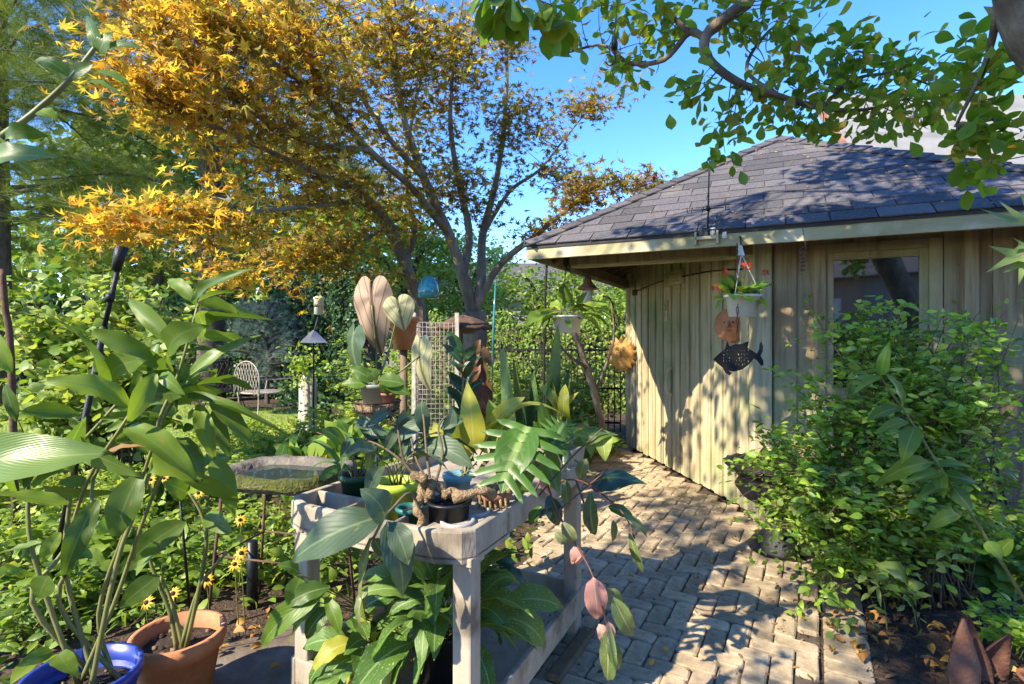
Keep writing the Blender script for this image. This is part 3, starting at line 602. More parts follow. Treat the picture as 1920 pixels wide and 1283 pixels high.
wall(CC, S(3.85, 0.54, 0), 0.06, 2.55, 0.14, WOOD_D, gaps=[WIN])
wall(S(0.25, 3.85, 0), EC, 0.04, 2.5, 0.16, WOOD, out=-SU)
wall(S(3.85, 3.85, 0), S(0.25, 3.85, 0), 0.04, 2.45, 0.4, WOOD_D, out=SV)
wall(S(3.85, 0.54, 0), S(3.85, 3.85, 0), 0.04, 2.45, 0.4, WOOD_D, out=SU)
for (a, b, r) in ((0.25, 2.88, .045), (1.89, 0.54, .05)):
    m = MB(); c = S(a, b, 0); m.aabb((c.x - r, c.y - r, 0.0), (c.x + r, c.y + r, 2.4)); m.build('corner_post', WOOD, shed, 0.006)
m = MB(); m.bar(S(0.25, 0.52, 2.285), S(1.86, 0.52, 2.285), 0.05, 0.11); m.build('header_beam', WOOD_D, shed, 0.004)
m = MB(); m.bar(S(0.25, 0.56, 2.225), S(1.86, 0.56, 2.225), 0.10, 0.025); m.build('beam_ledge', TRIM, shed)
m = MB(); m.bar(S(0.23, 0.56, 2.25), S(0.23, 2.84, 2.25), 0.05, 0.10); m.build('header_beam', DARKWOOD, shed)
for k in range(11):
    m = MB(); m.bar(S(0.3 + k * 0.145, 0.50, 2.24), S(0.3 + k * 0.145, 0.50, 2.44), 0.13, 0.012, up=SV); m.build('header_board', WOOD_D, shed)
# window
win = obj('window', None, shed); FO = -SV
def wbox(a0, a1, z0, z1, t0, t1, name, mt, par, bev=0.004):
    m = MB(); c = CC + SU * ((a0 + a1) / 2) + FO * ((t0 + t1) / 2) + Vector((0, 0, (z0 + z1) / 2)); m.box(c, SU * (a1 - a0) / 2, FO * (t1 - t0) / 2, (0, 0, (z1 - z0) / 2)); return m.build(name, mt, par, bev)
g0, g1, h0, h1 = WIN
for (a0, a1, z0, z1) in ((g0 - .05, g0 + .03, h0 - .05, h1 + .04), (g1 - .03, g1 + .05, h0 - .05, h1 + .04), (g0 + .03, g1 - .03, h1 - .03, h1 + .04), (g0 + .03, g1 - .03, h0 - .05, h0 + .03)): wbox(a0, a1, z0, z1, -0.02, 0.035, 'frame', WOOD_D, win)
for (a0, a1, z0, z1) in ((g0 + .03, g0 + .085, h0 + .03, h1 - .03), (g1 - .085, g1 - .03, h0 + .03, h1 - .03), (g0 + .085, g1 - .085, h1 - .09, h1 - .03), (g0 + .085, g1 - .085, h0 + .03, h0 + .09)): wbox(a0, a1, z0, z1, -0.02, 0.015, 'sash', WOOD_D, win)
gm, ns, ls, pb = newmat('window_glass'); pb.inputs['Base Color'].default_value = (0.012, 0.014, 0.014, 1); pb.inputs['Roughness'].default_value = 0.03; pb.inputs['IOR'].default_value = 3.2
wbox(g0 + .085, g1 - .085, h0 + .09, h1 - .09, -0.012, -0.006, 'pane', gm, win, 0)
wbox(1.36, 1.44, 0.1, 2.5, 0.02, 0.07, 'post', WOOD_D, shed); wbox(0.0, 0.11, 0.1, 2.5, 0.016, 0.04, 'corner_board', WOOD, shed)
def dpt(px, z, o=0.0):
    """a point on the slanting doorway wall under the picture column px"""
    r = (px - 960) / 1000; d = CC - EC; t = (r * EC.y - EC.x) / (d.x - r * d.y); p = EC + d * t; nn = Vector((-d.y, d.x, 0)).normalized(); nn = nn if nn.x < 0 else -nn
    return p + nn * o + Vector((0, 0, z)), d.normalized(), nn
p, d_, n_ = dpt(1264, 1.05, 0.03)
m = MB(); m.tube(spline([p + Vector((0, 0, .14)), p + n_ * .05 + Vector((0, 0, .1)), p + n_ * .055 - Vector((0, 0, .1)), p - Vector((0, 0, .17))], 4), 0.016, 0.02, 6); m.build('door_handle', WOOD, shed)
p, d_, n_ = dpt(1253, 0, 0.02); m = MB(); m.box(p + Vector((0, 0, 1.84)), d_ * .045, n_ * .015, (0, 0, .12)); m.build('door_latch', TRIM, shed, 0.006)
m = MB(); m.box(p + n_ * .02 + Vector((0, 0, 1.87)), d_ * .02, n_ * .012, (0, 0, .03)); m.build('latch_knob', TRIM, shed, 0.006)
p, d_, n_ = dpt(1270, 2.19, 0.045); m = MB(); m.box(p, d_ * .21, n_ * .018, (0, 0, .075))
for k in range(26): m.tube(spline([p + n_ * .02 + d_ * RN.uniform(-.17, .17) + Vector((0, 0, RN.uniform(-.05, .05))) for _ in range(3)], 3), 0.007, 0.004, 4)
pl_ = m.build('relief_plaque', TRIM); tag(pl_, 'small carved tan relief plaque above the slanting doorway wall', 'plaque')

# ================================================================ trees
def limb(root, pts, r0, r1, m, n=8, name='limb', k=5):
    sp = spline(pts, k); mb = MB(); rr = [(r0 + (r1 - r0) * i / (len(sp) - 1)) * (1 + 0.08 * RN.uniform(-1, 1)) for i in range(len(sp))]
    mb.tube(sp, rr, None, n); mb.build(name, m, root); return sp
# ---- autumn maple
maple = thing('maple_tree', 'many stemmed maple turning gold and russet over the garden', 'tree')
MB0 = at(882, 850, 7.0); MB0.z = 0
def mp(*a): return [at(*p) for p in a]
mlimbs = [limb(maple, [MB0 + Vector((0, 0, -.05)), at(886, 740, 7), at(890, 650, 7), at(888, 585, 7.0)], 0.19, 0.15, BARK_M, 10, 'trunk')]
for pts, r0, r1 in (
    (mp((888, 590, 7), (868, 520, 6.9), (842, 440, 6.7), (795, 335, 6.4), (755, 215, 6.1), (735, 80, 5.9), (725, -60, 5.7)), .085, .02),
    (mp((890, 590, 7), (902, 520, 7), (905, 440, 7.1), (928, 350, 7.2), (945, 240, 7.3), (950, 110, 7.2), (930, -20, 7.1)), .07, .012),
    (mp((868, 520, 6.9), (880, 440, 6.9), (862, 350, 6.8), (845, 240, 6.7), (850, 120, 6.6), (870, -20, 6.5)), .055, .014),
    (mp((892, 580, 7), (935, 500, 6.9), (1000, 445, 6.7), (1075, 385, 6.5), (1140, 345, 6.3), (1225, 340, 6.0)), .05, .008),
    (mp((905, 440, 7.1), (955, 360, 7), (1010, 320, 6.9), (1055, 265, 6.8), (1100, 210, 6.7)), .03, .006),
    (mp((842, 440, 6.7), (770, 350, 6.2), (690, 280, 5.7), (610, 180, 5.2), (560, 60, 4.9), (520, -60, 4.6)), .05, .014),
    (mp((795, 335, 6.4), (715, 240, 5.9), (650, 120, 5.5), (620, -20, 5.2)), .04, .012),
    (mp((690, 280, 5.7), (590, 270, 5.1), (480, 215, 4.6), (380, 140, 4.3), (300, 60, 4.1)), .032, .008),
    (mp((610, 180, 5.2), (500, 110, 4.7), (400, 30, 4.4), (330, -50, 4.2)), .03, .008)):
    mlimbs.append(limb(maple, pts, r0, r1, BARK_M, 8))
# second stem of the clump
MB1 = at(792, 850, 6.6); MB1.z = 0
mlimbs.append(limb(maple, [MB1, at(798, 700, 6.6), at(790, 590, 6.6), at(760, 500, 6.4), at(728, 425, 6.2), at(690, 375, 6.0), at(640, 345, 5.7), at(580, 330, 5.4)], .11, .03, BARK_M, 9, 'trunk'))
for pts, r0, r1 in (
    (mp((760, 500, 6.4), (778, 430, 6.5), (760, 350, 6.5), (770, 240, 6.4), (800, 100, 6.3)), .045, .012),
    (mp((690, 375, 6.0), (600, 385, 5.2), (500, 395, 4.6), (400, 405, 4.2), (300, 400, 3.9), (200, 420, 3.7)), .03, .006),
    (mp((640, 345, 5.7), (540, 300, 5), (430, 250, 4.5), (300, 190, 4.1), (200, 130, 3.9)), .03, .006),
    (mp((728, 425, 6.2), (660, 460, 5.9), (580, 480, 5.6), (500, 500, 5.3), (440, 520, 5.1)), .022, .005)):
    mlimbs.append(limb(maple, pts, r0, r1, BARK_M, 7))
mden = 1.35; lv = Leaves(); tw = MB()
def mclump(b, per, size, spread, m, flat=0.55): canopy(lv, tw, mlimbs, blob(*b[:6], int(b[6] * mden)), per, size, spread, m, flat, tw_r=0.0045, along=0.55)
# px, py, d, rx, ry, rd, clusters
for b in ((430, 110, 4.7, 170, 90, .6, 24), (330, 200, 4.4, 110, 60, .5, 10), (420, 450, 4.6, 120, 40, .4, 10)): mclump(b, 16, .085, .17, (0, 1, 1, 2))
for b in ((330, 60, 4.2, 130, 80, .6, 34), (450, 180, 4.5, 150, 90, .7, 44), (300, 180, 4.0, 110, 80, .5, 22), (560, 70, 4.9, 150, 90, .8, 46), (430, 30, 4.5, 130, 60, .6, 26)): mclump(b, 13, 0.088, 0.14, (0, 0, 0, 0, 1, 2))
for b in ((230, 420, 3.75, 80, 24, .3, 10), (330, 395, 4.0, 90, 20, .3, 11), (440, 440, 4.4, 80, 40, .4, 12), (255, 110, 3.9, 60, 60, .4, 8), (460, 515, 5.1, 70, 24, .4, 9), (590, 585, 5.4, 22, 16, .2, 2), (400, 330, 4.5, 60, 40, .4, 7), (520, 330, 4.9, 70, 50, .5, 10), (230, 460, 3.7, 50, 14, .25, 4)): mclump(b, 15, 0.085, 0.13, (0, 0, 0, 0, 1))
for b in ((620, 230, 5.4, 120, 90, .8, 36), (700, 70, 5.8, 150, 90, .9, 46), (780, 170, 6.2, 120, 110, .9, 40), (830, 60, 6.4, 130, 80, .9, 36), (600, 330, 5.4, 100, 70, .7, 26), (700, 400, 6.0, 120, 60, .7, 26), (560, 450, 5.6, 110, 50, .6, 28), (640, 500, 5.9, 90, 40, .6, 18), (800, 330, 6.6, 110, 90, .8, 30), (900, 170, 6.8, 80, 110, .8, 24)): mclump(b, 20, 0.085, 0.16, (0, 1, 1, 1, 2, 2))
for b in ((960, 60, 6.9, 70, 60, .6, 12), (880, 380, 6.9, 90, 70, .7, 18), (950, 280, 7, 60, 80, .6, 14), (1010, 230, 6.9, 60, 60, .5, 10), (1060, 320, 6.7, 60, 40, .5, 10), (1120, 345, 6.4, 70, 34, .5, 13), (1200, 350, 6.1, 50, 20, .3, 7), (1130, 205, 6.6, 45, 24, .4, 5), (1060, 180, 6.8, 60, 40, .5, 7), (1090, 395, 6.4, 60, 30, .4, 8), (1000, 430, 6.6, 50, 30, .4, 6), (1220, 385, 5.6, 30, 14, .2, 4), (1190, 60, 6.3, 30, 30, .3, 2), (1215, 155, 6.3, 25, 20, .2, 2)): mclump(b, 22, 0.082, 0.13, (1, 2, 2, 2))
stuff(tw.build('twigs', BARK_M, maple)); lv.emit(maple, T_MAPLE, [L_MAPGOLD, L_MAPOLIVE, L_MAPRED], 300)

# ---- magnolia: trunk beside the camera, crown reaching over it
mag = thing('magnolia_tree', 'magnolia with thick brown trunk and broad leaves reaching over the shed roof', 'tree')
gl = [limb(mag, [(2.75, 1.9, -.05), (2.68, 1.95, 0.9), (2.5, 2.0, 1.75), (2.24, 2.06, 2.45), (2.02, 2.1, 2.95), (1.8, 1.9, 3.7), (1.3, 1.5, 4.6)], 0.15, 0.085, BARK_G, 12, 'trunk')]
for pts, r0, r1 in (
    ([(1.82, 2.0, 3.3)] + mp((1440, -40, 2.9), (1400, 5, 3.0), (1350, 42, 3.0), (1322, 72, 3.0), (1330, 112, 3.0), (1385, 155, 3.0), (1460, 180, 3.05), (1540, 203, 3.1), (1620, 206, 3.1), (1700, 185, 3.1)), .046, .006),
    (mp((1322, 72, 3.0), (1292, 62, 3.05), (1245, 112, 3.15), (1180, 118, 3.3), (1130, 85, 3.4), (1060, 100, 3.5)), .022, .006),
    (mp((1460, 180, 3.05), (1400, 130, 3.1), (1440, 60, 3.2), (1500, 20, 3.2)), .014, .005),
    (mp((1540, 203, 3.1), (1600, 150, 3.1), (1680, 140, 3.15), (1760, 165, 3.2)), .012, .005),
    (mp((1292, 62, 3.05), (1250, 20, 3.1), (1200, -40, 3.1)), .018, .01),
    ([(1.7, 1.9, 3.7), (0.9, 1.95, 4.1), (0.3, 1.9, 3.6), (0.05, 1.8, 2.9)], .04, .006),
    ([(1.93, 2.1, 2.95), (2.05, 2.3, 2.75), (2.0, 2.4, 2.5)], .02, .006),
    ([(1.3, 1.5, 4.6), (0.3, 1.0, 5.2), (-1.0, 0.3, 5.5), (-2.4, -0.7, 5.4), (-3.6, -0.9, 5.3), (-4.6, -0.6, 5.3)], .10, .025),
    ([(1.3, 1.5, 4.6), (0.9, 0.4, 5.4), (0.2, -1.2, 5.9), (-0.8, -2.6, 5.8)], .08, .02),
    ([(1.7, 1.9, 3.7), (2.4, 1.6, 4.8), (3.0, 1.9, 6.0), (3.0, 2.6, 6.8)], .09, .02),
    ([(0.3, 1.0, 5.2), (-0.4, 1.6, 5.8), (-1.2, 2.0, 6.2)], .05, .015),
    ([(-1.0, 0.3, 5.5), (-1.6, -1.0, 6.0), (-2.6, -2.6, 5.8)], .05, .015)):
    gl.append(limb(mag, pts, r0, r1, BARK_G, 8))
lv = Leaves(); tw = MB()
def gclump(b, per, size, spread, hang=0.25): canopy(lv, tw, gl, blob(*b), per, size, spread, 0, 0.45, rosette=True, tw_r=0.0035, hang=hang)
for b in ((1480, 90, 3.1, 70, 60, .35, 15), (1560, 130, 3.1, 80, 50, .3, 15), (1660, 150, 3.1, 90, 45, .3, 17), (1740, 180, 3.2, 45, 30, .2, 8), (1420, 185, 3.0, 70, 30, .3, 9), (1530, 215, 3.1, 80, 25, .25, 10), (1620, 205, 3.1, 70, 28, .25, 10), (1700, 215, 3.1, 50, 25, .2, 7), (1390, 60, 3.1, 60, 50, .3, 11), (1260, 45, 3.2, 90, 45, .35, 15), (1150, 100, 3.4, 70, 50, .3, 11), (1110, 40, 3.3, 70, 35, .3, 9), (1320, 170, 3.0, 40, 50, .2, 6), (1350, 250, 2.9, 25, 25, .15, 3), (1375, 285, 2.9, 14, 8, .1, 1)): gclump(b, 10, 0.088, 0.05)
for b in ((1855, 120, 2.35, 45, 90, .2, 13), (1870, 230, 2.3, 45, 50, .2, 8), (1880, 300, 2.3, 35, 30, .2, 5)): gclump(b, 9, 0.10, 0.04)
for b in ((965, 30, 1.75, 40, 25, .12, 4), (1020, 20, 1.8, 40, 20, .12, 3)): gclump(b, 8, 0.11, 0.03, 0.7)
# the part of the crown above the camera, which shades the shed and dapples the paving
for (cx, cy, cz, rx, ry, rz, n) in ((-1.5, 0.9, 5.5, .75, .7, .4, 62), (-0.5, 1.1, 5.6, .9, .7, .4, 66), (-2.2, -0.1, 5.5, .8, .7, .4, 60), (-1.2, -0.1, 5.7, .9, .8, .5, 60), (0.5, 2.1, 5.8, .9, .9, .4, 62), (1.4, 2.6, 6.0, .9, .8, .4, 45), (-0.4, -1.2, 5.7, 1.3, 1.0, .6, 55), (-2.9, -1.4, 5.4, .9, .8, .4, 44), (-3.9, 0.2, 5.4, .85, 1.1, .35, 26), (-3.6, 0.9, 5.4, .4, .5, .2, 7), (-4.6, -1.7, 5.2, .8, .5, .3, 3), (0.6, 0.2, 4.8, .8, .7, .4, 22), (-1.95, 1.85, 5.5, .38, .35, .2, 12), (-2.5, 1.25, 5.5, .35, .4, .2, 8), (-3.0, 2.0, 5.5, .5, .5, .2, 5)):
    v = RG.normal(size=(n, 3)); v = v / np.linalg.norm(v, axis=1, keepdims=True) * RG.random((n, 1)) ** 0.4
    canopy(lv, tw, gl, np.array([cx, cy, cz]) + v * np.array([rx, ry, rz]), 16, 0.13, 0.13, 0, 0.45, rosette=True, tw_r=0.006)
stuff(tw.build('twigs', BARK_G, mag)); lv.emit(mag, T_OBOV, [L_MAG], 300)

# ---- pines
def pine(name, label, x, y, h, r, reach, z0, n, seed, tufts=3200, mat_=None, lean=0.0, size=0.3):
    root = thing(name, label, 'tree', None); rr = np.random.default_rng(seed); tr = MB(); tr.tube(spline([(x, y, -.1), (x + lean * .3, y, h * .35), (x + lean * .7, y, h * .7), (x + lean, y, h)], 5), r, r * 0.35, 10); tr.build('trunk', BARK_P, root)
    lv = Leaves(); per = max(4, tufts // n); tw = MB()
    for k in range(n):
        z = z0 + (h - z0) * (k + rr.random()) / n; a = rr.uniform(0, 6.283); L = reach * (1.15 - 0.75 * (z - z0) / (h - z0)) * rr.uniform(.6, 1.1); b = np.array([x + lean * z / h, y, z])
        e = b + np.array([math.cos(a) * L, math.sin(a) * L, -0.10 * L + 0.3]); mid = (b + e) / 2 + np.array([0, 0, 0.10 * L])
        sp = [np.array(q) for q in spline([b, mid, e], 6)]
        if k < 16: mb = MB(); mb.tube(sp, 0.055, 0.012, 6); mb.build('limb', BARK_P, root)
        else: tw.tube(sp, 0.045, 0.01, 5)
        tt = rr.random(per) ** 0.7; i = np.clip((tt * (len(sp) - 1)).astype(int), 0, len(sp) - 2); S_ = np.array(sp)
        side = np.array([-math.sin(a), math.cos(a), 0]); w = rr.normal(size=(per, 1)) * 0.20 * L * (0.35 + tt[:, None] * 0.8)
        P = S_[i] + (S_[i + 1] - S_[i]) * rr.random((per, 1)) + side * w + rr.normal(size=(per, 3)) * np.array([.12, .12, .09]); P[:, 2] -= 0.12 * np.abs(w[:, 0])
        Y = np.array([math.cos(a), math.sin(a), 0.25]) * 0.7 + side * np.sign(w) * 0.6 + rr.normal(size=(per, 3)) * 0.35
        lv.add(P, Y, rr.normal(size=(per, 3)), size * rr.uniform(.7, 1.2, per))
    if tw.v: stuff(tw.build('boughs', BARK_P, root))
    lv.emit(root, T_TUFT, [mat_ or L_PINE], 0); return root
pine('pine_tree', 'tall dark pine with sweeping boughs behind the pale shrub', -7.1, 12.6, 15, .33, 4.6, 2.9, 60, 3, 8500, size=.40)
pine('pine_tree', 'big shadowy pine at the lawn edge, bare brown trunk below', -11.4, 11.8, 14, .28, 4.4, 2.4, 60, 4, 7500, size=.40)
pine('spruce_tree', 'low silvery blue spruce beside the iron chairs', -5.6, 12.2, 2.1, .06, 1.1, .5, 22, 8, 1100, L_SPRUCE, size=0.17)

# ---- background trees and hedges
def broad(name, label, x, y, h, r, crown, n, size, mats, T, cat='tree', trunk_r=.16, seed=1, group=None):
    root = thing(name, label, cat, group); b = Vector((x, y, 0)); lims = []
    lims.append(limb(root, [b, b + Vector((.1, 0, h * .3)), b + Vector((-.05, .1, h * .55))], trunk_r, trunk_r * .6, BARK_P, 8, 'trunk'))
    for k in range(5):
        a = k * 1.3 + seed; e = b + Vector((math.cos(a) * r * .6, math.sin(a) * r * .5, h * RN.uniform(.65, .85))); lims.append(limb(root, [b + Vector((0, .05, h * .5)), b.lerp(e, .5) + Vector((0, 0, h * .38)), e], trunk_r * .5, .02, BARK_P, 6))
    lv = Leaves(); v = RG.normal(size=(n, 3)); v = v / np.linalg.norm(v, axis=1, keepdims=True) * RG.random((n, 1)) ** 0.3
    canopy(lv, None, lims, np.array([x, y, h - crown]) + v * np.array([r, r * .8, crown]), 16, size, size * 1.3, 0, 0.35, along=0.4)
    lv.emit(root, T, mats, 0); return root
broad('lime_tree', 'bright green tree filling the gap behind the maple stems', -3.4, 17, 5.6, 2.4, 2.2, 330, .17, [L_TREE], T_LEAF, seed=2)
broad('ash_tree', 'pale green tree behind the blue glass globe', -1.6, 18.5, 5.2, 2.2, 2.0, 300, .17, [L_LIGHT], T_LEAF, seed=3)
broad('elm_tree', 'green tree standing behind the iron fence', 1.0, 16, 3.9, 2.3, 1.7, 320, .15, [L_TREE], T_LEAF, seed=4)
broad('dogwood_tree', 'low leafy tree between iron fence and shed wall', 2.6, 12.5, 2.9, 1.4, 1.2, 240, .12, [L_TREE], T_LEAF, trunk_r=.07, seed=5)
broad('beech_tree', 'large dark tree beyond the pines', -16, 24, 12, 5, 4.5, 380, .4, [L_PINE], T_ROUND, trunk_r=.3, seed=6)
broad('oak_tree', 'big green tree far behind the maple crown', -8.5, 27, 9.0, 4.5, 3.2, 380, .34, [L_TREE], T_ROUND, trunk_r=.3, seed=7)
def hedge(name, label, p, q, thick, h, n, size, mats, T, cat='hedge'):
    root = thing(name, label, cat); p, q = np.array(p), np.array(q); d = q - p; L = np.linalg.norm(d); d /= L; o = np.array([d[1], -d[0], 0.0])
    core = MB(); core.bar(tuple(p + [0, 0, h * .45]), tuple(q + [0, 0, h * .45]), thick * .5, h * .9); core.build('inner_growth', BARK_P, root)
    s = RG.random((n, 1)); f = RG.normal(size=(n, 1)); z = RG.random((n, 1)); bump = 0.12 * np.sin(s * L * 4 + z * 5) + 0.1 * np.sin(s * L * 9)
    P = p + d * s * L + o * np.where(RG.random((n, 1)) < .8, 1, -1) * (thick * (.5 + .1 * RG.random((n, 1))) + bump * .6) * (1 - .25 * z ** 4) + np.array([0, 0, 1]) * z * (h + bump)
    lv = Leaves(); lv.add(P, rdir(n, -.5), o + RG.normal(size=(n, 3)) * .5 + np.array([0, 0, .5]), size * RG.uniform(.6, 1.2, n)); lv.emit(root, T, mats, 0, 'foliage'); return root
hedge('ivy_hedge', 'dark ivy covered hedge behind the bird feeder', (-5.9, 13.6, 0), (-3.1, 12.2, 0), .7, 3.2, 9000, .10, [L_IVY], T_ROUND)
hedge('boxwood_hedge', 'clipped green hedge running behind the black iron fence', (-2.4, 11.6, 0), (2.4, 11.0, 0), .8, 1.9, 9000, .085, [L_TREE], T_LEAF)
hedge('laurel_hedge', 'dark hedge closing the garden behind the iron chairs', (-14, 14.2, 0), (-5.9, 14.0, 0), .9, 2.6, 9000, .13, [L_IVY], T_ROUND)

# far wooded skyline
wd = obj('distant_woods', None); stuff(wd); tag(wd, 'far green woodland closing the view beyond the hedges', 'woods'); lv = Leaves(); n = 9000
x = RG.uniform(-60, 30, n); hh = 4.2 + 1.6 * np.sin(x * .35) + 1.0 * np.sin(x * .9 + 1) + np.where(x < -14, 3.5, 0); z = hh * RG.random(n) ** .7; y = 38 + RG.uniform(-3, 3, n)
lv.add(np.stack([x, y, z], 1), rdir(n), np.array([0, -.6, .6]) + RG.normal(size=(n, 3)) * .5, 1.0 * RG.uniform(.5, 1.2, n)); lv.emit(wd, T_ROUND, [L_TREE], 0, 'foliage')

# ================================================================ shrubs and garden planting
def ell(px, py, d, rx, ry, rd, n): return [tuple(v) for v in blob(px, py, d, rx, ry, rd, n)]
# big loose shrub in front of the shed window
tg = []
for b in ((1640, 605, 3.3, 95, 50, .25, 18), (1700, 660, 3.2, 100, 60, .25, 12), (1610, 730, 3.15, 150, 70, .35, 22), (1560, 850, 3.05, 130, 80, .35, 22), (1500, 930, 2.95, 80, 70, .3, 12), (1740, 790, 2.95, 130, 100, .4, 22), (1840, 740, 2.85, 70, 110, .35, 14), (1800, 930, 2.75, 110, 90, .35, 16), (1575, 1010, 2.9, 50, 50, .2, 8), (1680, 900, 2.9, 110, 80, .3, 16), (1475, 880, 2.95, 60, 45, .2, 13), (1450, 960, 2.95, 30, 30, .15, 5), (1530, 1075, 2.85, 25, 20, .15, 4), (1640, 1070, 2.75, 50, 25, .15, 4), (1790, 590, 3.0, 60, 25, .2, 5), (1880, 610, 2.8, 40, 40, .2, 5), (1430, 830, 3.05, 25, 40, .15, 4), (1560, 600, 3.3, 30, 25, .15, 4)): tg += ell(*b)
cane_shrub('honeysuckle_bush', 'large loose green bush arching over the urn under the shed window', 'bush', (2.45, 3.3, 0), tg, [L_BUSH, L_LIGHT, L_COVERD], T_SMALL, 0.060, 8, 8, .3, 300, .006, .28, stems=40, twl=(.10, .34), flat=.4, m_pick=lambda p: RN.choice((0, 0, 0, 0, 1, 2, 2)))
# one tall cane with long paired leaves in front of it
rc = thing('shrub_shoot', 'single brown cane with long paired oval leaves leaning before the bush', 'shrub')
sp = spline([gnd(1990, 1240), at(1930, 1140, 2.2), at(1850, 1010, 2.15), at(1780, 905, 2.1), at(1715, 800, 2.1), at(1650, 705, 2.1)], 5)
m = MB(); m.tube(sp, .0085, .003, 6); m.build('stem', CANE, rc)
for b, t, w in (((1650, 705), (1600, 740), 24), ((1650, 705), (1668, 640), 22), ((1690, 765), (1625, 790), 30), ((1692, 768), (1660, 700), 30), ((1715, 800), (1690, 870), 34), ((1700, 790), (1640, 815), 22), ((1750, 868), (1640, 905), 20), ((1752, 872), (1830, 880), 24), ((1765, 885), (1690, 910), 26), ((1768, 890), (1835, 905), 30), ((1780, 905), (1715, 940), 28), ((1785, 912), (1825, 960), 32), ((1760, 880), (1770, 935), 24), ((1800, 965), (1735, 990), 20), ((1850, 1015), (1880, 1050), 30), ((1870, 1040), (1900, 1010), 24)):
    pleaf(rc, T_OVATE, L_OVAL, b, t, 2.1, w, d2=2.05)
def sapling(label, pts, leaves, d, mat_=L_LIGHT, T=T_OVATE, name='seedling', r=.004):
    root = thing(name, label, 'plant'); m = MB(); m.tube(spline([at(x, y, d) for x, y in pts], 4), r, r * .5, 5); m.build('stem', CANE, root)
    for b, t, w in leaves: pleaf(root, T, mat_, b, t, d, w, d2=d * RN.uniform(.96, 1.0))
    return root
d = gnd(1720, 1184).y
sapling('pale green leafy seedling standing in the mulch of the bed', [(1720, 1184), (1712, 1140), (1698, 1100)], [((1700, 1100), (1640, 1058), 30), ((1700, 1100), (1735, 1098), 22), ((1695, 1098), (1660, 1100), 24), ((1690, 1090), (1625, 1075), 26), ((1712, 1120), (1748, 1118), 14)], d)
d = gnd(1664, 1192).y
sapling('thin drooping seedling with split leaf in the fallen leaves', [(1664, 1192), (1658, 1130), (1645, 1100)], [((1645, 1100), (1625, 1125), 9), ((1645, 1100), (1652, 1140), 7), ((1645, 1102), (1632, 1090), 12)], d)
d = gnd(1548, 1200).y
sapling('little green sprout at the edge of the brick paving', [(1548, 1200), (1570, 1178), (1600, 1165)], [((1560, 1185), (1548, 1205), 14), ((1575, 1175), (1560, 1160), 18), ((1590, 1168), (1610, 1160), 16), ((1585, 1170), (1590, 1190), 12)], d)
d = gnd(1640, 1185).y
sapling('grey green sprout in the mulch beside the paving edge', [(1640, 1185), (1636, 1165)], [((1636, 1165), (1630, 1150), 14), ((1637, 1170), (1650, 1180), 10)], d, L_GREY)
# hanging branch ends of a close maple sapling on the far side of the window
vs = thing('maple_sapling', 'young maple with pointed green leaves close beside the shed eave', 'sapling')
sp = spline([(1.95, 1.5, 0), at(2180, 900, 1.5), at(2080, 560, 1.45), at(1960, 470, 1.4), at(1880, 500, 1.4)], 5); m = MB(); m.tube(sp, .012, .003, 6); m.build('stem', TWIG, vs)
for b, t, w in (((1925, 470), (1848, 520), 50), ((1940, 410), (1860, 445), 70), ((1945, 400), (1890, 370), 60), ((1925, 480), (1905, 540), 40), ((1930, 460), (1900, 470), 30)): pleaf(vs, T_MAPLE, L_OVAL, b, t, 1.4, w * 1.2)
for k, (x, y) in enumerate(((1500, 850), (1780, 600), (1870, 640), (1900, 585), (1830, 575), (1885, 845))): pass

# pale round leaved shrub on the lawn side
tg = []
for b in ((110, 560, 5.6, 110, 60, .6, 22), (240, 540, 5.6, 90, 60, .6, 20), (330, 610, 5.5, 70, 60, .5, 15), (60, 640, 5.4, 80, 70, .5, 16), (190, 650, 5.3, 120, 70, .6, 24), (120, 730, 5.1, 110, 50, .5, 16), (290, 700, 5.2, 80, 60, .5, 14), (20, 560, 5.8, 50, 60, .5, 9)): tg += ell(*b)
cane_shrub('hydrangea_bush', 'big pale green shrub with round leaves at the lawn edge', 'bush', (-4.35, 5.7, 0), tg, [L_LIGHT, L_TREE, L_COVERD], T_DISC, 0.11, 7, 7, .5, 300, .009, .12, stems=20, twl=(.15, .4), flat=.4, m_pick=lambda p: RN.choice((0, 0, 0, 1, 2)))
def perennial(name, label, base, n, r, h, mats, T, size, twigs=4, per=6, group=None, parts=0, **kw):
    return cane_shrub(name, label, 'plant', base, fan(base, n, r, h), mats, T, size, twigs, per, r * .3, parts, .004, .1, group, CANE, stems=8, twl=(.05, .16), **kw)
B = gnd
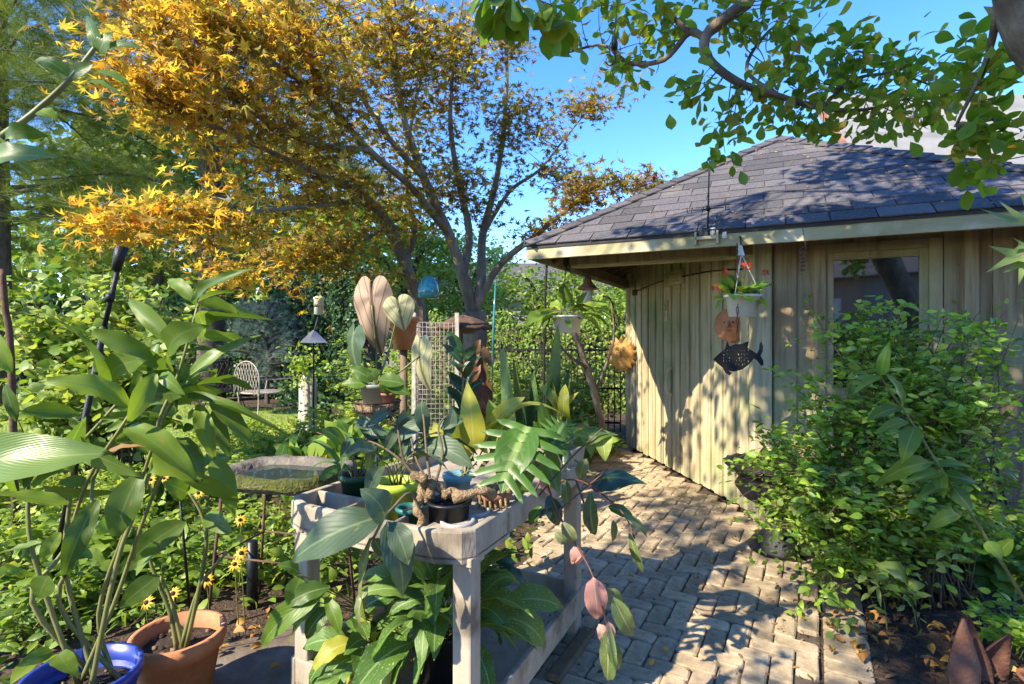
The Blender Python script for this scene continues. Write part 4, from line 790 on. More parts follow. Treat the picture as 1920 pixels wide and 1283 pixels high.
PER = [
    ('bleeding_heart', 'lush bright green perennial between lawn and terracotta pot', B(330, 1030), 24, .55, .55, L_COVER, T_SMALL, .075),
    ('bleeding_heart', 'leafy yellow green clump beneath the tall ginger leaves', B(180, 1000), 24, .6, .5, L_COVER, T_SMALL, .075),
    ('astilbe', 'feathery yellow green clump by the lawn edge', B(60, 960), 26, .6, .5, L_COVER, T_SMALL, .07),
    ('goldenrod', 'yellowish perennial clump just beyond the bird bath legs', B(420, 940), 24, .55, .45, L_COVER, T_SMALL, .065),
    ('hosta', 'broad leaved green clump behind the blue pot', B(130, 1110), 16, .45, .45, L_COVERD, T_OVATE, .11),
    ('anemone', 'dark leafy clump behind the terracotta pot', B(350, 1090), 20, .45, .42, L_COVERD, T_SMALL, .085),
    ('anemone', 'green clump growing under the mossy bird bath', B(560, 1010), 24, .5, .5, L_COVER, T_SMALL, .065),
    ('phlox', 'sunlit green clump behind the potting bench trays', B(640, 930), 26, .6, .6, L_COVER, T_SMALL, .065),
    ('phlox', 'bright green mound below the hanging wire basket', B(730, 900), 26, .55, .75, L_COVER, T_SMALL, .06),
    ('fern', 'light green mound at the foot of the stone figure', B(600, 855), 26, .6, .55, L_LIGHT, T_LEAF, .07),
    ('spirea', 'golden green mound beside the stone figure', B(520, 850), 26, .7, .5, L_COVER, T_SMALL, .07),
    ('spirea', 'yellow green mound in front of the iron chairs', B(430, 830), 26, .8, .45, L_COVER, T_SMALL, .08),
    ('spirea', 'leafy clump growing up round the wire cage', B(800, 880), 26, .55, .9, L_COVER, T_SMALL, .06),
    ('daylily', 'dark green clump at the foot of the iron fence', B(1060, 838), 26, .7, .55, L_COVERD, T_SMALL, .09),
    ('daylily', 'shaded leafy clump beside the end of the paving', B(1105, 855), 22, .45, .4, L_COVERD, T_SMALL, .08),
    ('currant_bush', 'tall green shrub growing against the iron fence', B(1000, 828), 30, .7, 1.5, L_TREE, T_LEAF, .08),
    ('currant_bush', 'twiggy green shrub below the white hanging pot', B(1090, 826), 30, .6, 1.7, L_TREE, T_LEAF, .075),
    ('lilac_bush', 'green shrub between maple trunk and iron fence', B(940, 815), 32, .8, 1.9, L_TREE, T_LEAF, .09),
    ('weigela_bush', 'dense green shrub behind the brown heart leaves', B(700, 806), 34, .9, 1.9, L_COVER, T_SMALL, .09),
    ('weigela_bush', 'yellow green shrub behind the wire cage', B(830, 803), 34, .9, 1.7, L_TREE, T_LEAF, .09),
    ('viburnum_bush', 'dark shrub behind the bird feeder', B(620, 790), 30, .9, 1.3, L_IVY, T_ROUND, .11),
    ('hosta', 'dark hosta in the mulch under the loose bush', gnd(1690, 1040), 14, .3, .3, L_COVERD, T_OVATE, .13),
    ('hosta', 'green clump near the black trellis stakes', gnd(1880, 1080), 16, .35, .4, L_COVERD, T_OVATE, .11),
    ('geranium_plant', 'small leafy clump beside the rusty metal petals', gnd(1900, 1230), 12, .18, .25, L_BUSH, T_LEAF, .06),
    ('ginger_lily', 'dark leafy clump behind the iron plant stand', B(640, 985), 22, .4, .5, L_COVERD, T_SMALL, .075),
    ('periwinkle', 'low green clump at the foot of the bench legs', B(590, 1070), 18, .35, .3, L_COVERD, T_SMALL, .055),
    ('periwinkle', 'low clump spreading over the flagstone edge', B(450, 1090), 18, .4, .35, L_COVER, T_SMALL, .06),
    ('periwinkle', 'low leafy clump between blue pot and terracotta pot', B(250, 1150), 14, .3, .3, L_COVERD, T_SMALL, .06),
    ('lungwort', 'leafy clump at the foot of the rusty stake side of the blue pot', B(60, 1200), 16, .3, .35, L_COVERD, T_SMALL, .07),
    ('lungwort', 'green leafy clump between the ginger stems and the lawn', B(40, 1080), 20, .45, .5, L_COVER, T_SMALL, .07),
    ('lungwort', 'bright clump filling the bed behind the black pole', B(230, 950), 24, .6, .5, L_COVER, T_SMALL, .07),
    ('joe_pye_weed', 'tall leafy clump growing through the foot of the wire cage', B(810, 925), 24, .35, 1.05, L_COVER, T_LEAF, .075),
    ('joe_pye_weed', 'tall green clump in front of the bird table post', B(890, 905), 24, .35, 1.0, L_COVERD, T_LEAF, .08),
    ('joe_pye_weed', 'tall leafy clump hiding the lower iron fence', B(985, 868), 26, .5, 1.15, L_COVER, T_LEAF, .085),
    ('joe_pye_weed', 'tall bright clump below the leaning bare branch', B(1065, 858), 24, .4, 1.1, L_TREE, T_LEAF, .08),
    ('joe_pye_weed', 'tall bright clump under the bird feeder baffle', B(640, 850), 26, .5, 1.0, L_COVER, T_LEAF, .08),
    ('meadow_rue', 'tall airy clump behind the lime green pot', B(770, 960), 22, .4, .75, L_COVER, T_SMALL, .05),
    ('meadow_rue', 'airy green clump behind the snake plants', B(930, 905), 24, .45, .8, L_COVERD, T_SMALL, .06),
]
for (nm, lb, b, n, r, h, mt, T, sz) in PER:
    big = b.y < 4.2
    if b.y > 5 and T is T_SMALL: T = T_LEAF
    perennial(nm, lb, b, n, r, h, [mt], T, sz, 6 if not big else 5, 8 if not big else 6, parts=40 if big else 0)
# ground cover mass under everything, and the grass
lv = Leaves(); n = 8000; x = RG.uniform(-6.5, 0.6, n); y = 1.5 + RG.random(n) * 9.5
ok = ~(((x > 0.0 + (y - 2) * .1) & (y < 6)) | ((x < -3.2) & (y > 5.6)) | ((x > -1.62) & (y < 2.95))); x, y = x[ok], y[ok]; n = len(x)
lv.add(np.stack([x, y, RG.uniform(0.02, .26, n) * (0.5 + 0.5 * np.sin(x * 3.1) * np.sin(y * 2.3)) + .02], 1), rdir(n, .3), rdir(n, 1.6), .085 * RG.uniform(.6, 1.3, n), RG.integers(0, 2, n))
gc = obj('ground_cover', None); stuff(gc); tag(gc, 'low mixed green leaves covering the flower beds', 'ground cover'); lv.emit(gc, T_LEAF, [L_COVER, L_COVERD], 0, 'foliage')
lv = Leaves(); n = 10000; x = RG.uniform(-13, -2.6, n); y = RG.uniform(5.6, 12.6, n); ok = np.array([inside(a, b, [(-60, 6.2), (-3.4, 5.6), (-2.6, 7.2), (-3.2, 9.6), (-4.0, 11), (-9, 12.5), (-60, 13)]) for a, b in zip(x, y)]); x, y = x[ok], y[ok]; n = len(x)
lv.add(np.stack([x, y, np.full(n, .0)], 1), rdir(n, 3.0), rdir(n), .075 * RG.uniform(.6, 1.3, n)); gs = obj('grass', None); stuff(gs); tag(gs, 'short sunlit grass of the lawn', 'grass'); lv.emit(gs, T_GRASS, [L_GRASS], 0, 'blades')
# mulch chips and the fallen leaves
lv = Leaves(); n = 5200; x = RG.uniform(.9, 4.5, n); y = RG.uniform(1.2, 4.4, n); q = (x - 1.37) * R_.x + (y - 2.37) * R_.y; ok = q > .16; x, y = x[ok], y[ok]; n = len(x)
lv.add(np.stack([x, y, RG.uniform(.0, .025, n)], 1), rdir(n) * np.array([1, 1, .3]), rdir(n, 1.5), .05 * RG.uniform(.5, 1.5, n)); mu = obj('mulch', None); stuff(mu); tag(mu, 'dark bark chips covering the bed beside the paving', 'mulch')
CHIP = leafmat('bark_chip', [(0.06, 0.035, 0.022), (0.12, 0.07, 0.04), (0.035, 0.02, 0.014), (0.17, 0.09, 0.05)], 0.9, 0.0); lv.emit(mu, [simple_leaf(.3, .05, .02)], [CHIP], 0, 'chips')
FL = [grid_leaf(ovate, 5, .12, .25, .04, .5, cols=3), grid_leaf(ovate, 5, .2, .1, .05, -.6, cols=3)]
n = 0
while n < 250:
    u = RN.random()
    if u < .66: p = P0 + R_ * RN.uniform(-.1, 1.5) * 1.0 + E_ * RN.uniform(-.9, 1.35); x, y = p.x, p.y; w = 'yellow fallen leaf lying on the dark mulch of the bed'; g = 'leaves fallen on the bed'
    elif u < .8: x, y = RN.uniform(-1.45, -.45), RN.uniform(1.9, 2.9); w = 'yellow fallen leaf lying on the dark flagstones'; g = 'leaves fallen on the flagstones'
    else: x, y = RN.uniform(.2, 1.9), RN.uniform(1.5, 5); w = 'small fallen leaf lying on the brick paving'; g = 'leaves fallen on the paving'
    if (u < .66 and (Vector((x, y)) - P0).dot(R_) < .03) or (u >= .8 and not inside(x, y, PATH_POLY)): continue
    px, py = 960 + x / y * 1000, 630 + 1550 / y
    if not (0 < px < 1915 and py < 1278): continue
    a = RN.uniform(0, 6.28); L = RN.uniform(.035, .07) * (.55 if u >= .8 else 1); b = Vector((x, y, .03 if u < .66 else .04)); o = leaf(None, FL, L_FALLEN, b, b + Vector((math.cos(a) * L, math.sin(a) * L, RN.uniform(-.004, .02))), L * .55, hint=(RN.gauss(0, .3), RN.gauss(0, .3), 1), name='fallen_leaf'); tag(o, w, 'leaf', g); n += 1
# black eyed susans
def susan(px, py, d, k):
    root = thing('coneflower', 'yellow dark-centred daisy flower on a thin stem among the bed plants', 'flower', 'yellow daisies beyond the pots'); p = at(px, py, d)
    m = MB(); m.tube(spline([Vector((p.x + RN.uniform(-.1, .1), p.y + .1, 0)), p * .6 + Vector((p.x, p.y + .05, 0)) * .4, p], 4), .003, .002, 5); m.build('stem', CANE, root)
    ax = Vector((RN.uniform(-.4, .4), -.8, .6)).normalized(); e1 = ax.orthogonal().normalized(); e2 = ax.cross(e1)
    for i in range(11):
        g = i / 11 * 6.283 + RN.uniform(-.1, .1); r = e1 * math.cos(g) + e2 * math.sin(g); leaf(root, T_LEAF, L_GOLDFL, p + r * .006, p + r * RN.uniform(.03, .042) - ax * .008, .02, hint=ax, name='petal')
    m = MB(); m.lathe([(.011, -.002), (.011, .004), (.007, .012), (.001, .014)], p, 8, axis=tuple(ax)); m.build('flower_centre', RUST, root)
for k, (x, y, d) in enumerate(((452, 1037, 2.6), (440, 1058, 2.65), (387, 1087, 2.5), (325, 1113, 2.5), (275, 1130, 2.5), (283, 900, 3.6), (308, 897, 3.7), (268, 915, 3.6), (450, 975, 3.0), (372, 925, 3.3))): susan(x, y, d, k)

for (px, py, h, lb) in ((560, 950, .55, 'tall grassy clump beyond the bird bath'), (660, 905, .6, 'grassy clump under the brown heart leaves'), (780, 930, .65, 'grassy clump behind the black pot'), (850, 900, .7, 'arching grassy clump before the wire cage'), (960, 915, .7, 'grassy clump behind the snake plant'), (300, 1000, .5, 'narrow leaved clump behind the terracotta pot'), (1090, 880, .45, 'short grassy tuft at the path edge')):
    g_ = thing('grass_clump', lb, 'plant'); p = gnd(px, py); lv = Leaves(); n = 70; aa = RG.uniform(0, 6.283, n); el = RG.uniform(.7, 1.45, n)
    lv.add(np.array(p)[None] + RG.normal(size=(n, 3)) * np.array([.05, .05, 0]), np.stack([np.cos(aa) * np.cos(el), np.sin(aa) * np.cos(el), np.sin(el)], 1), np.array([0, 0, 1.0]) + RG.normal(size=(n, 3)) * .3, h * RG.uniform(.5, 1.3, n), RG.integers(0, 2, n)); lv.emit(g_, T_REED, [L_COVER, L_STRAP], 40, 'blades', 'blade')

# litter: bits caught in the paving joints and on the roof
lv = Leaves(); n = 2600; x = RG.uniform(0, 2.3, n); y = RG.uniform(1.3, 7.2, n); ok = np.array([inside(q_, w_, PATH_POLY) and (RN.random() < .35 or (Vector((q_, w_)) - P0).dot(R_) > -.35 or w_ > 4.3) for q_, w_ in zip(x, y)]); x, y = x[ok], y[ok]; n = len(x)
lv.add(np.stack([x, y, RG.uniform(.012, .034, n)], 1), rdir(n) * np.array([1, 1, .2]), rdir(n, 2), .022 * RG.uniform(.4, 1.6, n)); lv.emit(path, [simple_leaf(.45, .1, .05)], [CHIP if False else leafmat('leaf_crumb', [(.16, .09, .045), (.3, .18, .06), (.09, .055, .03)], .9, .1)], 0, 'leaf_litter')
lv = Leaves(); n = 90; u_ = RG.random(n); w_ = RG.random(n) * .93; e0 = np.array(corners[0]); e1 = np.array(corners[1]); ap_ = np.array(APEX); Pq = (e0 + (e1 - e0) * u_[:, None]) * (1 - w_[:, None]) + ap_ * w_[:, None] + np.array([0, 0, .026])
nf = np.array((corners[1] - corners[0]).cross(APEX - corners[0]).normalized()); nf = nf if nf[2] > 0 else -nf
tdir = RG.normal(size=(n, 3)); lv.add(Pq, tdir - nf * (tdir @ nf)[:, None], nf + RG.normal(size=(n, 3)) * .2, .03 * RG.uniform(.4, 1.2, n)); lv.emit(roof, [simple_leaf(.5, .1, .1)], [L_FALLEN], 0, 'leaf_litter')

# ================================================================ pots and plants
def pot(root, c, r, h, m, rim=0.02, taper=.72, name='pot', n=28, soil=True, lip=.008, tilt=None):
    c = Vector(c); ax = tuple(tilt) if tilt else None; t = .006
    prof = [(r * taper * .5, 0), (r * taper, 0), (r * taper + (r - r * taper) * .85, h - rim), (r + lip * .3, h - rim), (r + lip, h - rim * .5), (r + lip, h), (r - t, h), (r - t - .002, h * .8), (r * .86, h * .62)]
    mb = MB(); mb.lathe(prof, c, n, axis=ax); o = mb.build(name, m, root)
    if soil:
        s = MB(); V = [(0, 0, h * .80)]; 
        prof = [(r * .93, h * .76), (r * .8, h * .80), (r * .4, h * .81), (.002, h * .82)]
        s.lathe(prof, c, 20, jag=.004, axis=ax); s.build('soil', POTSOIL, root)
        if r > .1:
            for k in range(26):
                g = RN.uniform(0, 6.28); q_ = r * .8 * RN.random() ** .5; s_ = RN.uniform(.006, .016); cc_ = c + Vector((q_ * math.cos(g), q_ * math.sin(g), h * .815)); mm = MB(); mm.lathe([(s_, -.3 * s_), (s_ * .9, .3 * s_), (.001, .7 * s_)], cc_, 6, jag=s_ * .25); mm.build('soil_clod', (POTSOIL, CAUDEX, DARKWOOD)[k % 3], root)
    return o
def stem(root, pts, r0, r1, m=None, n=6, name='stem', k=4):
    mb = MB(); mb.tube(spline(pts, k), r0, r1, n); return mb.build(name, m or CANE, root)
def fountain(root, c, n, L, w, T, m, el=(.3, 1.2), arc=(0, 6.283), petiole=.4, rr=.02, ms=None):
    """leaves on thin stalks springing from a pot"""
    c = Vector(c)
    for k in range(n):
        a = RN.uniform(*arc); e = RN.uniform(*el); q = RN.uniform(*L); d = Vector((math.cos(a) * math.cos(e), math.sin(a) * math.cos(e), math.sin(e)))
        b = c + Vector((RN.uniform(-rr, rr), RN.uniform(-rr, rr), 0)); f = b + d * q * petiole; d2 = Vector((d.x, d.y, d.z - .75 * RN.uniform(.5, 1.3))).normalized(); tip = f + d2 * q * (1 - petiole * .4)
        stem(root, [b, b.lerp(f, .5) + Vector((0, 0, .1 * q)), f], .0028, .002, CANE, 4, 'stalk', 2)
        leaf(root, T, ms[k % len(ms)] if ms else m, f, tip, q * w * RN.uniform(.8, 1.15), hint=(d.x * .4, d.y * .4 - .3, 1))
# ---- ginger in the blue pot
g1 = thing('potted_ginger', 'tall ginger plant with long glossy leaves in a cobalt blue pot', 'potted plant')
BP = Vector((-1.50, 1.86, 0.03)); pot(g1, BP, .17, .35, BLUEGLZ, .05, .74)
D = 1.85
for pts in ([(170, 1240), (218, 1060), (262, 940), (292, 850), (298, 790), (335, 700), (372, 570)], [(120, 1235), (124, 1080), (131, 940), (142, 850), (190, 790), (235, 740)], [(70, 1240), (62, 1040), (52, 900), (40, 820)], [(150, 1245), (185, 1150), (240, 980), (300, 800), (340, 735)], [(95, 1240), (110, 1130), (170, 1000), (175, 900), (230, 800)], [(180, 1240), (215, 1130), (260, 1000), (300, 900), (340, 840)], [(40, 1240), (60, 1130), (118, 1035), (165, 900), (235, 790), (290, 700)]):
    P = [at(x, y, D + (RN.uniform(-.06, .06) if i else 0)) for i, (x, y) in enumerate(pts)]; P[0] = Vector((BP.x + RN.uniform(-.1, .1), BP.y + RN.uniform(-.08, .08), .3)); stem(g1, P, .0085, .0045, CANE, 8)
for b, t, w, d, d2, a in (((205, 735), (82, 587), 62, 1.8, 1.7, 0), ((295, 690), (166, 618), 56, 1.8, 1.72, 0), ((250, 768), (78, 706), 64, 1.75, 1.6, 0), ((330, 655), (238, 562), 46, 1.85, 1.9, 0), ((368, 572), (310, 520), 40, 1.9, 1.95, 0), ((372, 566), (440, 548), 26, 1.9, 1.85, 1), ((372, 578), (450, 590), 24, 1.9, 1.8, 0), ((340, 720), (500, 625), 58, 1.85, 1.9, 1), ((352, 630), (465, 632), 30, 1.9, 1.95, 0), ((330, 665), (450, 668), 26, 1.9, 2.0, 0), ((352, 742), (555, 826), 56, 1.85, 1.75, 0), ((396, 752), (476, 846), 62, 1.85, 1.8, 0), ((292, 700), (238, 795), 50, 1.75, 1.65, 0), ((298, 705), (348, 742), 34, 1.8, 1.75, 1), ((238, 802), (372, 908), 92, 1.72, 1.6, 0), ((372, 758), (402, 862), 50, 1.85, 1.8, 0), ((262, 888), (215, 1014), 84, 1.7, 1.62, 0), ((182, 938), (116, 1088), 62, 1.6, 1.5, 0), ((128, 945), (-6, 918), 56, 1.7, 1.6, 0), ((112, 998), (76, 1058), 40, 1.75, 1.7, 0), ((78, 1018), (-10, 1034), 30, 1.8, 1.8, 0), ((20, 700), (-6, 620), 40, 1.7, 1.7, 0), ((30, 790), (8, 720), 28, 1.8, 1.8, 0), ((60, 870), (130, 880), 44, 1.8, 1.85, 0), ((150, 780), (40, 770), 40, 1.8, 1.7, 0), ((170, 905), (110, 905), 34, 1.85, 1.8, 0), ((335, 820), (380, 905), 60, 1.85, 1.75, 0), ((400, 770), (432, 860), 44, 1.9, 1.85, 0), ((300, 770), (420, 735), 40, 1.9, 1.95, 0), ((250, 745), (300, 640), 46, 1.85, 1.9, 1), ((140, 850), (230, 835), 46, 1.85, 1.9, 0)):
    pleaf(g1, T_GINGER, L_GINGER_L if a else L_GINGER, b, t, d, w * .66, d2=d2)
for k in range(34):
    u = RN.random(); x0, y0 = RN.choice(((300, 790), (335, 700), (360, 600), (240, 790), (292, 850), (150, 850), (60, 900), (230, 740), (340, 735), (200, 780))); x0 += RN.uniform(-25, 25); y0 += RN.uniform(-30, 50); g_ = RN.uniform(-2.6, .9); q_ = RN.uniform(80, 165)
    pleaf(g1, T_GINGER, L_GINGER_L if k % 4 == 0 else L_GINGER, (x0, y0), (x0 + q_ * math.cos(g_), y0 + q_ * math.sin(g_) * .8 + 18), 1.85 + RN.uniform(-.08, .15), RN.uniform(20, 36), d2=1.85 + RN.uniform(-.2, .3), roll=RN.uniform(-.7, .7))
for b, t, w in (((112, 1225), (142, 1268), 34), ((100, 1222), (30, 1250), 26), ((60, 1240), (20, 1283), 30)): pleaf(g1, T_OVATE, L_GINGER, b, t, 1.7, w, d2=1.62)
pleaf(g1, T_OVATE, L_GINGER, (92, 1080), (72, 1122), 1.6, 46)
# ---- second ginger beside the camera, leaves reaching into view
g2 = thing('ginger_plant', 'ginger plant with one huge pale leaf and leafy stem close to the lens', 'plant')
stem(g2, [(-.95, .62, 0), (-.88, .66, .6), at(-60, 860, .8), at(-120, 500, .85), at(-40, 300, .95), at(60, 215, 1.0), at(130, 150, 1.0), at(192, 72, 1.02)], .010, .004, CANE, 8)
stem(g2, [(-.95, .62, 0), (-.9, .72, .8), at(-60, 875, .78), at(10, 868, .76)], .012, .006, CANE, 8)
for b, t, w, m_, d in (((-110, 872), (214, 850), 100, L_GINGER_L, .76), ((133, 147), (66, 113), 30, L_OVAL, 1), ((187, 100), (160, 26), 22, L_OVAL, 1), ((186, 102), (214, 60), 34, L_OVAL, 1), ((196, 92), (270, 90), 22, L_OVAL, 1), ((178, 135), (246, 162), 28, L_OVAL, 1), ((160, 155), (232, 184), 30, L_OVAL, 1), ((72, 208), (110, 226), 30, L_OVAL, 1), ((8, 262), (92, 256), 26, L_GINGER, .98), ((-40, 305), (116, 297), 58, L_GINGER_L, .9), ((-20, 250), (60, 330), 20, L_GINGER, .95), ((130, 148), (175, 120), 30, L_OVAL, 1.0)):
    pleaf(g2, T_OVATE if m_ is L_OVAL else T_GINGER, m_, b, t, d, w, hint=(0, -1, .25) if w > 50 else None, k=0 if w > 50 else None)
pleaf(g2, T_OVATE, L_FALLEN, (200, 852), (275, 838), .78, 20)
# ---- terracotta pot
g3 = thing('potted_calla', 'large terracotta pot with a few thick stalked leaves', 'potted plant'); TP = Vector((-1.40, 2.24, 0.03)); pot(g3, TP, .165, .28, TERRA, .07, .72, lip=.014)
for pts in ([(332, 1190), (318, 1148), (278, 1037), (300, 985)], [(345, 1188), (322, 1130), (300, 1080)], [(348, 1180), (385, 1040), (380, 970), (352, 920)], [(338, 1185), (375, 1100), (430, 1030)]):
    P = [at(x, y, 2.22) for x, y in pts]; P[0].z = .24; stem(g3, P, .010, .005, CANE, 7)
stem(g3, [at(356, 1140, 2.25), at(338, 940, 2.2)], .006, .005, IRON, 6, 'stake', 1)
for b, t, w in (((350, 978), (240, 1055), 44), ((384, 968), (436, 1000), 34), ((300, 1000), (255, 1080), 30), ((285, 1040), (215, 1075), 26), ((352, 925), (305, 905), 44), ((350, 920), (410, 905), 30), ((300, 1080), (225, 1140), 40), ((430, 1030), (460, 1010), 28), ((400, 860), (440, 975), 42)): pleaf(g3, T_OVATE, L_GINGER, b, t, 2.2, w, d2=2.12)
# ---- black pole
tp = thing('garden_torch', 'slanting black metal pole with collar and slotted cup top', 'torch'); a, b = at(228, 470, 3.0), at(118, 985, 3.02); a2 = a; dirp = (a - b).normalized(); foot = b - dirp * (b.z / dirp.z)
m = MB(); m.tube([foot, at(196, 612, 3.0)], .017, .017, 10); m.build('lower_pole', IRON, tp)
m = MB(); m.tube([at(196, 612, 3.0), at(222, 500, 3.0)], .013, .013, 10); m.build('upper_pole', IRON, tp); m = MB(); m.tube([at(204, 566, 3.0), at(208, 550, 3.0)], .024, .022, 10); m.build('collar', IRON, tp)
m = MB(); m.tube([at(217, 508, 3.0), at(229, 462, 3.0)], [.022, .034], None, 12); m.build('cup', IRON, tp)
sk = thing('rusty_stake', 'thin rusty brown stake standing at the lawn edge', 'stake'); m = MB(); p = at(6, 500, 4.0); m.tube(spline([(p.x + .1, p.y, 0), at(20, 660, 4), at(10, 580, 4), at(4, 505, 4)], 4), .024, .02, 8); m.build('shaft', RUST, sk)

# ---- mossy stone bird bath
bb = thing('bird_bath', 'mossy square stone bird bath on thin iron legs', 'bird bath'); c = Vector((-1.26, 2.95, .80))
yaw = math.radians(-14); ux = Vector((math.cos(yaw), math.sin(yaw), 0)); uy = Vector((-math.sin(yaw), math.cos(yaw), 0))
def slab_ring(hw, hd, z, n=40, e=.5, jit=.012, seed=1):
    r = random.Random(seed); out = []
    for k in range(n):
        g = 2 * math.pi * k / n; x = math.copysign(abs(math.cos(g)) ** e, math.cos(g)); y = math.copysign(abs(math.sin(g)) ** e, math.sin(g)); out.append(c + ux * (x * hw + r.uniform(-jit, jit)) + uy * (y * hd + r.uniform(-jit, jit)) + Vector((0, 0, z + r.uniform(-jit, jit) * .7)))
    return out
rings = [slab_ring(.29, .22, -.055, seed=1), slab_ring(.345, .27, -.04, seed=2), slab_ring(.355, .28, 0.0, seed=3), slab_ring(.335, .26, .025, seed=4), slab_ring(.28, .205, .015, seed=5), slab_ring(.25, .18, -.03, jit=.004, seed=6)]
m = MB(); n = 40; m.add([v for r in rings for v in r], [tuple(range(n - 1, -1, -1)), tuple(range(5 * n, 6 * n))] + [(k * n + i, k * n + (i + 1) % n, (k + 1) * n + (i + 1) % n, (k + 1) * n + i) for k in range(5) for i in range(n)], True); basin = m.build('basin', STONE, bb)
ms = [slab_ring(.362, .287, -.015, seed=13), slab_ring(.356, .281, .012, seed=3), slab_ring(.336, .262, .036, seed=4), slab_ring(.285, .21, .024, seed=5)]; m = MB(); vs = [r[i % n] for r in ms for i in range(28, 42)]; q = 14
m.add(vs, [(k * q + i, k * q + i + 1, (k + 1) * q + i + 1, (k + 1) * q + i) for k in range(3) for i in range(q - 1)], True); m.build('moss', MOSS, basin)
m = MB(); wr = [p - Vector((0, 0, .002)) for p in slab_ring(.262, .19, -.012, jit=.003, seed=9)]; m.add(wr, [tuple(range(40))]); wm, ns, ls, pb = newmat('still_water'); pb.inputs['Base Color'].default_value = (.03, .04, .035, 1); pb.inputs['Roughness'].default_value = .04; m.build('water', wm, bb)
for sx, sy in ((-.25, -.17), (.25, -.17), (.25, .17), (-.25, .17)):
    t = c + ux * sx + uy * sy; m = MB(); m.tube([t - Vector((0, 0, .045)), Vector((t.x + sx * .25, t.y + sy * .25, 0))], .009, .008, 8); m.build('leg', RUST, bb)
for (p, q) in (((-1, -1), (1, -1)), ((1, -1), (1, 1)), ((1, 1), (-1, 1)), ((-1, 1), (-1, -1))):
    f = lambda s: c + ux * s[0] * .275 + uy * s[1] * .185 + Vector((0, 0, -.42)); m = MB(); m.tube([f(p), f(q)], .006, .006, 6); m.build('cross_bar', RUST, bb)
pipe = thing('drain_pipe', 'short black pipe standing in the bed behind the bird bath legs', 'pipe'); p = gnd(473, 1140); m = MB(); m.tube([p, p + Vector((0, 0, .38))], .03, .03, 12); m.build('shaft', BLACKPL, pipe)

# ================================================================ potting bench
O = Vector((-.14, 1.757, 0)); BL = Vector((.45, .893, 0)); BS = Vector((-.893, .45, 0)); bench = thing('potting_bench', 'grey resin two tier potting bench with divided tray at one end', 'potting bench')
LN, WD, TZ = 1.2, .86, .90
def Bp(l, s, z): return O + BL * l + BS * s + Vector((0, 0, z))
def bbox(l0, l1, s0, s1, z0, z1, name, mt=PLASTIC, par=None, bev=.004):
    m = MB(); m.box(Bp((l0 + l1) / 2, (s0 + s1) / 2, (z0 + z1) / 2), BL * (l1 - l0) / 2, BS * (s1 - s0) / 2, (0, 0, (z1 - z0) / 2)); return m.build(name, mt, par or bench, bev)
bbox(.30, LN, .02, WD - .02, .815, .83, 'work_top'); bbox(.26, LN, 0, .03, .80, TZ, 'side_rim', bev=.01); bbox(.26, LN, WD - .03, WD, .80, TZ, 'side_rim', bev=.01); bbox(LN - .03, LN + .002, .03, WD - .03, .80, TZ + .01, 'end_rim', bev=.01)
# bowed tray end
fr = [(.0, .03), (-.035, .12), (-.05, WD * .5), (-.035, WD - .12), (.0, WD - .03), (.04, WD), (.30, WD), (.30, 0), (.04, 0)]
tray = obj('tray', None, bench)
m = MB(); m.prism([Bp(l, s, .80) for l, s in fr], (0, 0, .015)); m.build('tray_floor', PLASTIC, tray, .004)
inner = [(.028, .05), (-.005, .13), (-.02, WD * .5), (-.005, WD - .13), (.028, WD - .05), (.05, WD - .03), (.275, WD - .03), (.275, .03), (.05, .03)]
m = MB(); n = len(fr); m.add([Bp(l, s, z) for r, z in ((fr, .79), (fr, TZ - .012), (fr, TZ), (inner, TZ), (inner, .812)) for l, s in r], [(k * n + i, k * n + (i + 1) % n, (k + 1) * n + (i + 1) % n, (k + 1) * n + i) for k in range(4) for i in range(n)]); m.build('tray_rim', PLASTIC, tray, .008)
for s in (.17, .30, .43, .565):
    bbox(-.015, .28, s - .008, s + .008, .812, TZ - .004, 'divider', par=tray, bev=.003)
bbox(.135, .15, .30, WD - .03, .812, TZ - .004, 'divider', par=tray, bev=.003)
bbox(.0, .28, .035, .17, TZ - .03, TZ - .006, 'cup_deck', par=tray, bev=.004)
CUPD = mat('grey_resin_hollow', (0.34, 0.33, 0.31), (0.28, 0.27, 0.25), .6, 6, bump=.1)
for l, s, r in ((.085, .10, .05), (.205, .10, .045)):
    m = MB(); m.lathe([(r + .012, -.004), (r + .012, .012), (r, .012), (r - .006, -.004), (.002, -.006)], Bp(l, s, TZ - .008), 24); m.build('cup_holder', CUPD, tray)
for l, s in ((.06, .04), (.06, WD - .06), (LN - .10, .04), (LN - .10, WD - .06)):
    m = MB(); m.prism([Bp(l - .035, s - .03, 0), Bp(l + .035, s - .03, 0), Bp(l + .035, s + .045, 0), Bp(l - .035, s + .045, 0)], (0, 0, .80)); lg = m.build('leg', PLASTIC, bench, .008)
    m = MB(); m.box(Bp(l, s + .008, .79), BL * .045, BS * .046, (0, 0, .015)); m.build('collar', PLASTIC, lg, .004)
bbox(.02, LN - .02, .04, WD - .04, .15, .165, 'lower_shelf'); bbox(.02, LN - .02, .0, .025, .13, .25, 'shelf_rim', bev=.006); bbox(.02, LN - .02, WD - .025, WD, .13, .25, 'shelf_rim', bev=.006); bbox(LN - .045, LN - .02, .025, WD - .025, .15, .25, 'shelf_rim', bev=.006); bbox(.02, .045, .025, WD - .025, .15, .25, 'shelf_rim', bev=.006)
WT = .832
